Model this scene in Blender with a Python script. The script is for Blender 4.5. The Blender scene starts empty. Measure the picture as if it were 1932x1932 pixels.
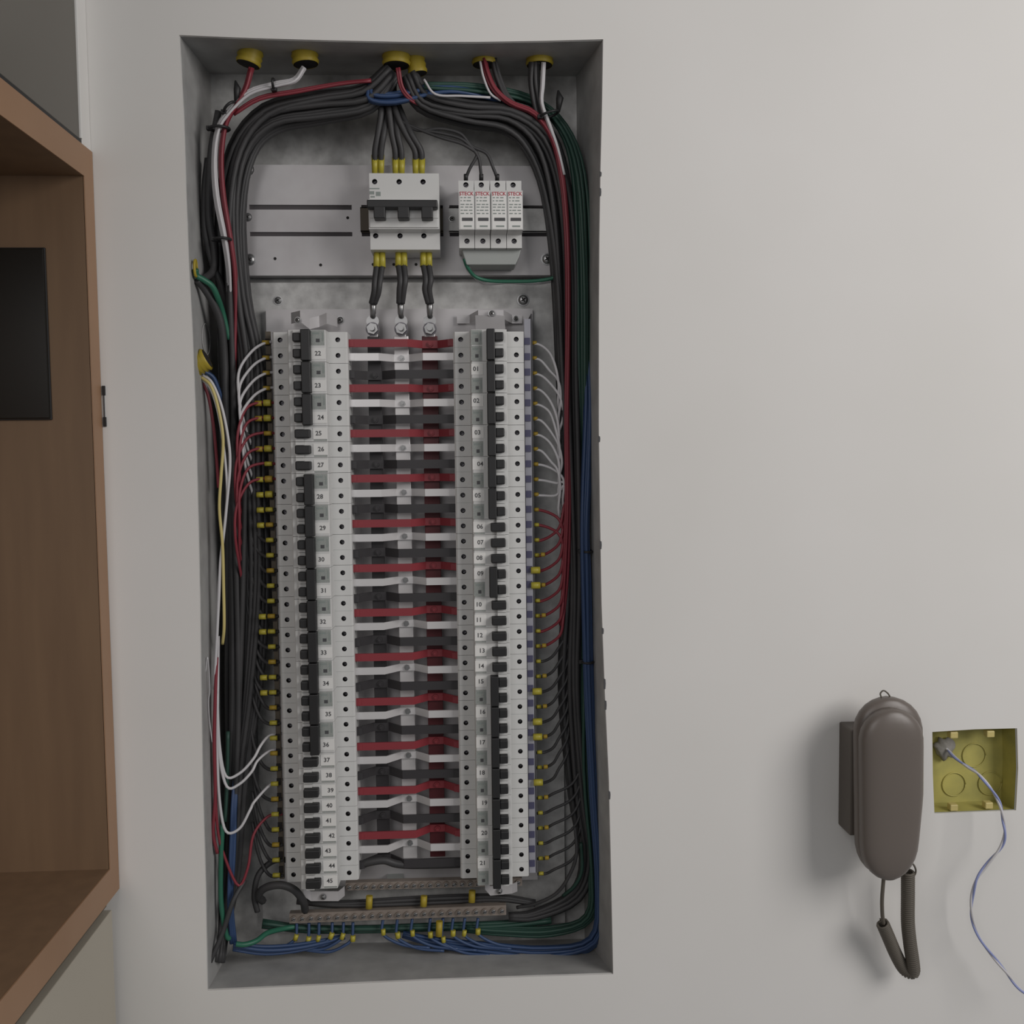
import bpy, bmesh, math, random
from mathutils import Vector, Matrix
from mathutils.geometry import delaunay_2d_cdt

random.seed(7)
scene = bpy.context.scene
COL = scene.collection
PI = math.pi

# ------------------------------------------------------------------ camera
F = 1860.0                       # focal length in pixels of the 1932 px frame
CAM = Vector((0.0, -1.12, 1.55))
_y = Vector(((866 - 966) / F, (966 - 848) / F, -1)).normalized()
_x = Vector((1, 0.0105, 0)); _x = (_x - _x.dot(_y) * _y).normalized()
_z = _x.cross(_y)
RW = Matrix((_x, _y, _z))        # camera space -> world
cam_data = bpy.data.cameras.new('camera')
cam_data.sensor_width = 36.0
cam_data.lens = 36.0 * F / 1932.0
cam_data.clip_start = 0.01
cam = bpy.data.objects.new('camera', cam_data)
COL.objects.link(cam)
cam.matrix_world = Matrix.Translation(CAM) @ RW.to_4x4()
scene.camera = cam

# ------------------------------------------------------------------ world, lights, exposure
world = bpy.data.worlds.new('room_light'); scene.world = world
world.use_nodes = True
world.node_tree.nodes['Background'].inputs[0].default_value = (0.95, 0.97, 1.0, 1)
world.node_tree.nodes['Background'].inputs[1].default_value = 0.155


def area(name, loc, target, size, power, color):
    l = bpy.data.lights.new(name, 'AREA'); l.shape = 'SQUARE'; l.size = size
    l.energy = power; l.color = color
    o = bpy.data.objects.new(name, l); COL.objects.link(o)
    o.location = loc
    o.rotation_euler = (Vector(target) - Vector(loc)).to_track_quat('-Z', 'Y').to_euler()
    return o


area('wall_lamp_right', (1.72, -1.55, 2.2), (0.5, 0, 1.3), 1.1, 27, (1.0, 0.965, 0.94))
area('ceiling_lamp_behind', (-0.6, -2.1, 2.2), (0.2, 0, 1.4), 0.9, 8, (1.0, 0.97, 0.96))

vs = scene.view_settings
scene.display_settings.display_device = 'sRGB'
vs.view_transform = 'Standard'; vs.look = 'None'
vs.gamma = 1.0; vs.use_curve_mapping = False
vs.exposure = 0.0
scene.cycles.max_bounces = 6


# ------------------------------------------------------------------ coordinates
def P(px, py, y=0.0):
    """the point at depth y (metres behind the wall face) seen at photo pixel px, py"""
    w = RW @ Vector(((px - 966) / F, (966 - py) / F, -1))
    return CAM + w * ((y - CAM.y) / w.y)


def X(px, y, py=1143): return P(px, py, y).x
def Z(py, y, px=760): return P(px, py, y).z


# ------------------------------------------------------------------ materials
def lin(c):
    c = c / 255.0
    return c / 12.92 if c <= 0.04045 else ((c + 0.055) / 1.055) ** 2.4


def rgb(h): return tuple(lin(int(h[i:i + 2], 16)) for i in (0, 2, 4)) + (1,)


def mat(name, h, rough=0.5, metal=0.0, noise=None, h2=None, spec=0.5, bump=0.0, kind='noise', stretch=(1, 1, 1)):
    m = bpy.data.materials.new(name); m.use_nodes = True
    nt = m.node_tree; b = nt.nodes['Principled BSDF']
    b.inputs['Base Color'].default_value = rgb(h)
    b.inputs['Roughness'].default_value = rough
    b.inputs['Metallic'].default_value = metal
    b.inputs['Specular IOR Level'].default_value = spec
    if noise:
        tc = nt.nodes.new('ShaderNodeTexCoord')
        mp = nt.nodes.new('ShaderNodeMapping'); mp.inputs['Scale'].default_value = stretch
        nt.links.new(tc.outputs['Object'], mp.inputs[0])
        if kind == 'voronoi':
            n = nt.nodes.new('ShaderNodeTexVoronoi'); n.inputs['Scale'].default_value = noise
            fac = n.outputs['Color']
        else:
            n = nt.nodes.new('ShaderNodeTexNoise'); n.inputs['Scale'].default_value = noise
            n.inputs['Detail'].default_value = 5
            fac = n.outputs[0]
        nt.links.new(mp.outputs[0], n.inputs[0])
        r = nt.nodes.new('ShaderNodeValToRGB')
        r.color_ramp.elements[0].color = rgb(h); r.color_ramp.elements[1].color = rgb(h2 or h)
        r.color_ramp.elements[0].position = 0.3; r.color_ramp.elements[1].position = 0.7
        nt.links.new(fac, r.inputs[0]); nt.links.new(r.outputs[0], b.inputs['Base Color'])
        if bump:
            bp = nt.nodes.new('ShaderNodeBump'); bp.inputs['Strength'].default_value = bump
            bp.inputs['Distance'].default_value = 0.001
            nt.links.new(fac, bp.inputs['Height']); nt.links.new(bp.outputs[0], b.inputs['Normal'])
    return m


M = dict(
    plaster=mat('white_plaster', 'dcdad6', 0.9, noise=3, h2='e2e0dd', bump=0.05),
    galv=mat('galvanized_steel', 'a8a7a6', 0.55, 0.2, noise=60, h2='cfcfcd'),
    plate=mat('zinc_plate', 'bab7b8', 0.5, 0.25, noise=25, h2='c6c4c5'),
    boxwall=mat('steel_box_side', 'a3a2a1', 0.65, 0.15, noise=30, h2='b8b8b6'),
    steel=mat('bright_steel', '9c9c9c', 0.36, 0.85),
    tin=mat('tinned_bar', 'd8d6d6', 0.35, 0.25),
    plastic=mat('breaker_plastic', 'cfcfcd', 0.45),
    plastic_dim=mat('grey_plastic', '9fa3a0', 0.45),
    tag=mat('paper_tag', 'e4e3e0', 0.6),
    printed=mat('grey_print', '8d928e', 0.5, noise=900, h2='a3a7a3'),
    ink=mat('ink', '4e4e50', 0.7),
    ink_soft=mat('faint_ink', '8c9490', 0.7),
    ink_red=mat('red_ink', 'b04450', 0.7),
    black=mat('black_plastic', '222223', 0.5),
    hole=mat('recess_shade', '252222', 0.8),  # shade inside holes and screw slots put into the colour
    cable_black=mat('black_insulation', '3f3e3f', 0.55, noise=30, h2='363637'),
    cable_white=mat('white_insulation', 'c9c7c9', 0.4),
    cable_red=mat('red_insulation', '82303a', 0.45),
    cable_blue=mat('blue_insulation', '33496e', 0.45),
    cable_green=mat('green_insulation', '2a6650', 0.45),
    cable_dgreen=mat('dark_green_insulation', '28473d', 0.5),
    cable_cream=mat('yellow_insulation', 'c9b978', 0.45),
    yellow=mat('yellow_sleeve', 'b0a53a', 0.4),
    amber=mat('amber_marker', 'a58a2c', 0.5),
    conduit=mat('yellow_conduit', 'a8942e', 0.5),
    bar_red=mat('red_bar', '8a323a', 0.5),
    bar_darkred=mat('dark_red_bar', '5a2328', 0.5),
    bar_black=mat('black_bar', '363436', 0.5),
    olive=mat('yellow_box_plastic', 'b9b062', 0.5, noise=30, h2='9c9758'),
    mortar=mat('grey_mortar', '77746e', 0.95, noise=120, h2='8e8b86', bump=0.5),
    wood=mat('oak_veneer', '745c46', 0.55, noise=9, h2='7d644c', stretch=(6, 6, 0.6)),
    wood_edge=mat('oak_edge', '98765a', 0.5, noise=9, h2='a07e62', stretch=(1, 1, 1)),
    door=mat('grey_lacquer', '66625b', 0.4),
    drawer=mat('pale_lacquer', 'b3ac9e', 0.5),
    groove=mat('groove', '5b5348', 0.7),
    dull_screw=mat('dull_screw', '77757a', 0.5, 0.5),
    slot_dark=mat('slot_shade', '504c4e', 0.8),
    screen=mat('black_gloss', '17140f', 0.25),
    phone=mat('brown_grey_plastic', '6a625c', 0.36),
    phone_dark=mat('dark_phone_plastic', '5a534c', 0.5),
    cord=mat('phone_cord', '5e584f', 0.6),
    brass=mat('brass_bar', '8a8078', 0.5, 0.2, noise=60, h2='9b9087'),
    slot_blue=mat('blue_grey_plastic', '4e4d68', 0.5),
    rail_grey=mat('pale_grey_rail', 'a3a3ac', 0.5),
    lamp_blue=mat('pale_blue_sheath', '8e97c4', 0.5),
)


# ------------------------------------------------------------------ mesh builder
class B:
    def __init__(s): s.v = []; s.f = []; s.m = []; s.sm = []

    def add(s, vs_, fs, m, smooth=False):
        o = len(s.v); s.v += [Vector(v) for v in vs_]
        for f in fs: s.f.append([i + o for i in f]); s.m.append(m); s.sm.append(smooth)
        return s

    def box(s, x0, x1, y0, y1, z0, z1, m, bev=0.0):
        if x0 > x1: x0, x1 = x1, x0
        if y0 > y1: y0, y1 = y1, y0
        if z0 > z1: z0, z1 = z1, z0
        bm = bmesh.new(); bmesh.ops.create_cube(bm, size=1)
        for v in bm.verts:
            v.co = Vector(((x0 + x1) / 2 + v.co.x * (x1 - x0), (y0 + y1) / 2 + v.co.y * (y1 - y0), (z0 + z1) / 2 + v.co.z * (z1 - z0)))
        if bev:
            bmesh.ops.bevel(bm, geom=bm.edges[:], offset=min(bev, .45 * min(x1 - x0, y1 - y0, z1 - z0)), segments=2, affect='EDGES', profile=.5)
        s.frombm(bm, m); return s

    def frombm(s, bm, m, smooth=False):
        bm.verts.index_update()
        s.add([v.co.copy() for v in bm.verts], [[v.index for v in f.verts] for f in bm.faces], m, smooth); bm.free()

    def prism(s, poly, axis, a, b, m, bev=0.0):
        """poly of 2D points extruded along axis ('x': (y,z), 'y': (x,z), 'z': (x,y))"""
        def mk(p, t):
            return {'x': (t, p[0], p[1]), 'y': (p[0], t, p[1]), 'z': (p[0], p[1], t)}[axis]
        bm = bmesh.new()
        n = len(poly)
        va = [bm.verts.new(mk(p, a)) for p in poly]; vb = [bm.verts.new(mk(p, b)) for p in poly]
        bm.faces.new(va); bm.faces.new(vb[::-1])
        for i in range(n): bm.faces.new((va[i], vb[i], vb[(i + 1) % n], va[(i + 1) % n]))
        bmesh.ops.recalc_face_normals(bm, faces=bm.faces[:])
        if bev: bmesh.ops.bevel(bm, geom=bm.edges[:], offset=bev, segments=2, affect='EDGES', profile=.5)
        s.frombm(bm, m); return s

    def tube(s, pts, r, m, n=7, caps=True, rads=None):
        pts = [Vector(p) for p in pts]
        T = []
        for i in range(len(pts)):
            a = pts[max(0, i - 1)]; b = pts[min(len(pts) - 1, i + 1)]
            d = (b - a); T.append(d.normalized() if d.length > 1e-9 else Vector((0, 0, 1)))
        up = T[0].orthogonal().normalized(); vs_ = []
        for i, p in enumerate(pts):
            up = (up - up.dot(T[i]) * T[i])
            up = up.normalized() if up.length > 1e-6 else T[i].orthogonal().normalized()
            sd = T[i].cross(up); rr = rads[i] if rads else r
            for k in range(n):
                t = 2 * PI * k / n
                vs_.append(p + (up * math.cos(t) + sd * math.sin(t)) * rr)
        fs = []
        for i in range(len(pts) - 1):
            for k in range(n):
                a = i * n + k; b = i * n + (k + 1) % n
                fs.append((a, b, b + n, a + n))
        s.add(vs_, fs, m, True)
        if caps:
            o = len(s.v) - len(vs_)
            s.f.append([o + k for k in range(n)][::-1]); s.m.append(m); s.sm.append(False)
            e = o + (len(pts) - 1) * n
            s.f.append([e + k for k in range(n)]); s.m.append(m); s.sm.append(False)
        return s

    def cyl(s, p0, p1, r, m, n=16, r1=None):
        return s.tube([p0, p1], r, m, n, True, [r, r1 if r1 is not None else r])

    def holed(s, outer, holes, y, m):
        """flat face at depth y in the xz plane with holes"""
        pts = list(outer); loops = [list(range(len(outer)))]
        for h in holes:
            loops.append(list(range(len(pts), len(pts) + len(h)))); pts += h
        edges = [(l[i], l[(i + 1) % len(l)]) for l in loops for i in range(len(l))]
        v2, _, f2, *_r = delaunay_2d_cdt([Vector(p) for p in pts], edges, [], 0, 1e-6)

        def inside(c, poly):
            r = False; j = len(poly) - 1
            for i in range(len(poly)):
                a, b = poly[i], poly[j]
                if (a[1] > c[1]) != (b[1] > c[1]) and c[0] < (b[0] - a[0]) * (c[1] - a[1]) / (b[1] - a[1]) + a[0]: r = not r
                j = i
            return r
        fs = []
        for f in f2:
            c = sum((v2[i] for i in f), Vector((0, 0))) / len(f)
            if inside(c, outer) and not any(inside(c, h) for h in holes): fs.append(list(f))
        vv = [(p[0], y, p[1]) for p in v2]
        out = []
        for f in fs:
            a, b, c = (Vector(vv[i]) for i in f[:3])
            if (b - a).cross(c - a).y > 0: f = f[::-1]
            out.append(f)
        s.add(vv, out, m); return s

    def strip(s, la, lb, m, closed=True):
        n = len(la); k = n if closed else n - 1
        s.add(list(la) + list(lb), [(i, (i + 1) % n, n + (i + 1) % n, n + i) for i in range(k)], m); return s

    def build(s, name, parent=None, loc=None):
        vs_ = s.v
        if parent is not None:
            off = wloc(parent)
        elif loc is not None: off = Vector(loc)
        else:
            off = Vector([(min(v[i] for v in vs_) + max(v[i] for v in vs_)) / 2 for i in range(3)])
        me = bpy.data.meshes.new(name)
        me.from_pydata([v - off for v in vs_], [], s.f)
        names = []
        for m in s.m:
            if m not in names: names.append(m)
        for m in names: me.materials.append(M[m])
        me.polygons.foreach_set('material_index', [names.index(m) for m in s.m])
        me.polygons.foreach_set('use_smooth', s.sm)
        me.update()
        o = bpy.data.objects.new(name, me); COL.objects.link(o)
        if parent is not None: o.parent = parent
        else: o.location = off
        return o


def wloc(o):
    l = Vector((0, 0, 0))
    while o is not None: l += o.location; o = o.parent
    return l


def tag(o, label, cat, group=None, kind=None):
    o['label'] = label; o['category'] = cat
    if group: o['group'] = group
    if kind: o['kind'] = kind
    return o


def thing(name, loc, label, cat, group=None):
    o = bpy.data.objects.new(name, None); COL.objects.link(o); o.location = loc
    o.empty_display_size = 0.02
    return tag(o, label, cat, group)


def dup(o, loc=None, parent=None):
    c = o.copy(); COL.objects.link(c)
    if loc is not None: c.location = loc
    if parent is not None: c.parent = parent
    for ch in [k for k in bpy.data.objects if k.parent == o]:
        dup(ch, None, c)
    return c


def structure(o): o['kind'] = 'structure'; return o


def text(name, s, size, m, center, parent, y_out=-1, sx=1.0):
    """flat lettering standing in the xz plane, read from the room"""
    cu = bpy.data.curves.new('t', 'FONT'); cu.body = s; cu.size = size
    cu.align_x = 'CENTER'; cu.align_y = 'CENTER'; cu.extrude = 0.00008; cu.offset = size * .018; cu.resolution_u = 2
    to = bpy.data.objects.new('t', cu); COL.objects.link(to)
    dg = bpy.context.evaluated_depsgraph_get(); ev = to.evaluated_get(dg)
    me0 = ev.to_mesh()
    b = B()
    c = Vector(center)
    b.add([c + Vector((v.co.x * sx, -v.co.z, v.co.y)) for v in me0.vertices], [list(p.vertices) for p in me0.polygons], m)
    ev.to_mesh_clear()
    bpy.data.objects.remove(to); bpy.data.curves.remove(cu)
    return b.build(name, parent)


ONES = 'zeroth first second third fourth fifth sixth seventh eighth ninth tenth eleventh twelfth thirteenth fourteenth fifteenth sixteenth seventeenth eighteenth nineteenth'.split()


def nth(i):
    if i < 20: return ONES[i]
    if i % 10 == 0: return {20: 'twentieth', 30: 'thirtieth'}[i]
    return {2: 'twenty-', 3: 'thirty-'}[i // 10] + ONES[i % 10]


def spline(pts, step=6):
    """Catmull-Rom through pts (Vectors)"""
    pts = [Vector(p) for p in pts]
    if len(pts) < 3: return pts
    q = [pts[0] * 2 - pts[1]] + pts + [pts[-1] * 2 - pts[-2]]
    out = []
    for i in range(1, len(q) - 2):
        a, b, c, d = q[i - 1:i + 3]
        for k in range(step):
            t = k / step
            out.append(0.5 * ((2 * b) + (c - a) * t + (2 * a - 5 * b + 4 * c - d) * t * t + (3 * b - a - 3 * c + d) * t ** 3))
    out.append(pts[-1])
    return out


def wire(name, path, r, m, label, cat='wire', group=None, step=6, parent=None, n=7):
    """path of (px, py, depth)"""
    pts = spline([P(*p) for p in path], step)
    b = B().tube(pts, r, m, n)
    o = b.build(name, parent)
    if parent is None: tag(o, label, cat, group)
    return o


def circle(cx, cz, r, n=16):
    return [(cx + r * math.cos(2 * PI * k / n), cz + r * math.sin(2 * PI * k / n)) for k in range(n)]


# ================================================================== WALL
cut = [(338, 66), (480, 72), (620, 76), (760, 79), (900, 79), (1030, 77), (1138, 74), (1136, 200), (1133, 323), (1131, 453), (1130, 620), (1130, 800),
       (1132, 960), (1135, 1134), (1141, 1300), (1149, 1475), (1153, 1650), (1157, 1838), (1000, 1843), (800, 1850), (600, 1859), (391, 1869),
       (388, 1680), (382, 1475), (379, 1300), (377, 1134), (373, 960), (369, 800), (362, 620), (355, 490), (350, 350), (346, 220)]
cut3 = [P(x, y, 0) for x, y in cut]
jcut = [(1759, 1381), (1840, 1376), (1919, 1374), (1921, 1450), (1917, 1529), (1840, 1532), (1763, 1535), (1760, 1460)]
jcut3 = [P(x, y, 0) for x, y in jcut]
XC = X(198, 0, 975)                                   # front plane of the cabinets on the left
T = 0.0025
b = B()
outer = [(-1.3, 0.0), (2.2, 0.0), (2.2, 2.75), (-1.3, 2.75)]
b.holed(outer, [[(p.x, p.z) for p in cut3], [(p.x, p.z) for p in jcut3]], 0.0, 'plaster')
for loop in (cut3, jcut3):
    b.strip(loop, [p + Vector((0, T, 0)) for p in loop], 'plaster')
structure(b.build('wall_back', loc=(0, 0, 0)))

for py_, hh in ((328, 5), (362, 8), (828, 6), (1028, 8), (1190, 6), (1290, 10), (1330, 9), (1500, 8)):
    ex = [c_ for c_ in zip(cut[6:18], cut[7:18]) if c_[0][1] <= py_ <= c_[1][1]][0]
    ex = ex[0][0] + (ex[1][0] - ex[0][0]) * (py_ - ex[0][1]) / (ex[1][1] - ex[0][1])
    a_, b_ = P(ex + 1.0, py_ - hh, 0), P(ex + 2.2, py_ + hh, 0)
    nb = B(); nb.prism([(a_.x - .0015, a_.z), (a_.x + .0004, a_.z - .001), (b_.x, (a_.z + b_.z) / 2), (b_.x - .0004, b_.z), (a_.x - .0015, b_.z)], 'y', -.0004, .001, 'ink')
    o_ = nb.build('plaster_chip'); tag(o_, 'tiny dark chip in the plaster along the right edge of the opening', 'plaster chip', 'plaster chips on the right edge')

# ================================================================== ELECTRICAL BOX
DB = 0.125
back_px = [(396, 139), (1088, 143), (1104, 1772), (438, 1784)]
back3 = [P(x, y, DB) for x, y in back_px]
cuty = [p + Vector((0, T, 0)) for p in cut3]
box = thing('electrical_box', P(760, 1850, 0.06), 'recessed galvanized steel box holding the breaker panel in the white wall', 'electrical box')
# side groups of the cut outline: corners at 0, 6, 17, 21


def fan(front, bk, nm):
    # slightly oversize frame lip of the steel box just behind the plaster
    n = len(front); bb = B()
    tgt = [bk[0].lerp(bk[1], i / (n - 1)) for i in range(n)]
    bb.strip(front, tgt, 'boxwall', closed=False)
    o = bb.build(nm, box)
    sd = o.modifiers.new('s', 'SOLIDIFY'); sd.thickness = 0.0012; sd.offset = 0
    return o


fan(cuty[0:7], (back3[0], back3[1]), 'top_side')
fan(cuty[6:18], (back3[1], back3[2]), 'right_side')
fan(cuty[17:22], (back3[2], back3[3]), 'bottom_side')
fan(cuty[21:] + cuty[:1], (back3[3], back3[0]), 'left_side')
b = B()
x0 = min(back3[0].x, back3[3].x) - .004; x1 = max(back3[1].x, back3[2].x) + .004
b.box(x0, x1, DB, DB + 0.0015, back3[3].z - .025, back3[0].z + .008, 'galv')
b.build('back_plate', box)
# round knock-outs pressed in the left side
for (px, py, dy) in ((375, 640, .06), (384, 1240, .06)):
    c = P(px + 14, py, dy); bb = B()
    bb.tube([c + Vector((0, .018 * math.cos(t), .018 * math.sin(t))) for t in [2 * PI * k / 20 for k in range(21)]], .0006, 'boxwall', 5)
    bb.build('knockout_ring', box)

# ================================================================== MOUNTING PLATES
YU = 0.100


def pan_screw(px, py, y, parent, r=0.0048):
    c = P(px, py, y); bb = B()
    prof = [(r * 1.25, 0), (r * 1.25, -.0009), (r, -.001), (r * .92, -.0022), (r * .6, -.0034), (.001, -.0038)]
    for (ra, ya), (rb, yb) in zip(prof, prof[1:]):
        la = [c + Vector((ra * math.cos(t), ya, ra * math.sin(t))) for t in [2 * PI * k / 16 for k in range(16)]]
        lb = [c + Vector((rb * math.cos(t), yb, rb * math.sin(t))) for t in [2 * PI * k / 16 for k in range(16)]]
        bb.strip(la, lb, 'steel')
    for a in (0.6, 0.6 + PI / 2):
        d = Vector((math.cos(a), 0, math.sin(a))) * r * .5; q = c + Vector((0, -.0037, 0))
        bb.cyl(q - d, q + d, r * .14, 'hole', 5)
    bb.build('screw', parent)


xa, xb = X(464, YU, 410), X(1046, YU, 410)
zt, zb = Z(312, YU), Z(517, YU)
s1t, s1b, s2t, s2b = Z(387, YU), Z(396, YU), Z(438, YU), Z(446, YU)
up = thing('upper_mounting_plate', ((xa + xb) / 2, YU, zb), 'grey sheet steel plate behind the main breaker and surge protectors', 'mounting plate')
b = B()
th = .002
xs = [xa + .004, X(664, YU, 410), X(682, YU, 410), X(836, YU, 410), X(848, YU, 410), xb - .003]
b.box(xa, xb, YU, YU + th, s1t, zt, 'plate').box(xa, xb, YU, YU + th, zb, s2b, 'plate')
b.box(xa, xb, YU, YU + th, s2t, s1b, 'plate')
for a_, c_ in ((xa, xs[0]), (xs[1], xs[2]), (xs[3], xs[4]), (xs[5], xb)):
    for lo, hi in ((s1b, s1t), (s2b, s2t)): b.box(a_, c_, YU, YU + th, lo, hi, 'plate')
b.box(xa, xb, YU, YU + .018, zb - .0015, zb, 'plate')
b.build('plate', up)
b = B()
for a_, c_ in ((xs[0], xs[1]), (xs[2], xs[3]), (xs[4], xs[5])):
    for lo, hi in ((s1b, s1t), (s2b, s2t)): b.box(a_, c_, YU + .0021, YU + .004, lo, hi, 'slot_dark')  # dark strips behind the slots, their colour stands in for shade
b.build('slot_shade_strip', up)
for pa, pb, m_, lab in ((681, 836, 'groove', 'dull steel rail carrying the large main breaker'), (847, 1040, 'galv', 'bright steel rail carrying the four surge protectors')):
    ra, rb = X(pa, YU, 410), X(pb, YU, 410)
    o = thing('din_rail', ((ra + rb) / 2, YU, s2b), lab, 'rail')
    b = B(); b.box(ra, rb, YU - .0085, YU - .0075, s2t - .001, s1b + .001, m_).box(ra, rb, YU - .0085, YU - .0002, s2t - .001, s2t, m_).box(ra, rb, YU - .0085, YU - .0002, s1b, s1b + .001, m_)
    b.build('channel', o)
    if pa > 800: pan_screw(853, 413, YU - .0085, o, .0032)
pan_screw(468, 320, YU, up, .006); pan_screw(468, 410, YU, up, .004); pan_screw(472, 490, YU, up, .0055); pan_screw(1032, 489, YU, up, .006)
for px, py in ((656, 411), (704, 499), (743, 499), (785, 499), (519, 488), (605, 500)):
    c = P(px, py, YU); bb = B(); bb.cyl(c + Vector((0, .0005, 0)), c + Vector((0, -.0004, 0)), .0018, 'hole', 12); bb.build('rivet_hole', up)

YD = 0.114
low = thing('lower_mounting_plate', (X(760, YD), YD, Z(1750, YD)), 'tall galvanized plate behind the two columns of breakers', 'mounting plate')
B().box(X(480, YD), X(1062, YD), YD, YD + .0015, Z(1752, YD), Z(533, YD), 'galv').build('plate', low)
pan_screw(525, 567, YD, low, .0045); pan_screw(987, 566, YD, low, .0062)
YB = 0.104
inn = thing('bus_mounting_plate', (X(760, YB), YB, Z(1690, YB)), 'smooth grey inner plate carrying the bus bars between the breaker columns', 'mounting plate')
b = B().box(X(516, YB), X(1010, YB), YB, YB + .0015, Z(1668, YB), Z(583, YB), 'plate')
b.box(X(516, YB), X(1010, YB), YB + .0015, YD, Z(584, YB), Z(583, YB), 'plate')
b.build('plate', inn)
for px, py in ((642, 604), (965, 603)): pan_screw(px, py, YB, inn, .004)


# ================================================================== BREAKERS
PITCH_L = (Z(640, .048, 640) - Z(1646, .048, 655)) / 35
ZL0 = Z(641, .048, 640)
PITCH_R = (Z(640, .048, 973) - Z(1640, .048, 985)) / 35
ZR0 = Z(640, .048, 973)
SY, NY = .048, .027            # depth of shoulders and nose
BK = .088


def col_geo(side):
    if side == 'left':
        g = dict(sh0=X(526, SY), n0=X(553, NY), n1=X(627, NY), sh1=X(666, SY), h0=X(541, SY), h1=X(648, SY),
                 t0=X(565, NY - .004), t1=X(580, NY - .006), tie=X(596, NY - .012), l0=X(598, NY), l1=X(625, NY), pitch=PITCH_L)
    else:
        g = dict(sh0=X(862, SY), n0=X(893, NY), n1=X(963, NY), sh1=X(993, SY), h0=X(876, SY), h1=X(979, SY),
                 t0=X(955, NY - .004), t1=X(939, NY - .006), tie=X(924, NY - .012), l0=X(895, NY), l1=X(917, NY), pitch=PITCH_R)
    return g


def screw_head(bb, x, y, z, r, m='dull_screw'):
    c = Vector((x, y, z)); bb.cyl(c + Vector((0, .001, 0)), c, r, m, 12)
    d = Vector((r * .8, 0, r * .5)); q = c + Vector((0, -.0001, 0)); bb.cyl(q - d, q + d, r * .16, 'hole', 4)


proto = {}


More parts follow.
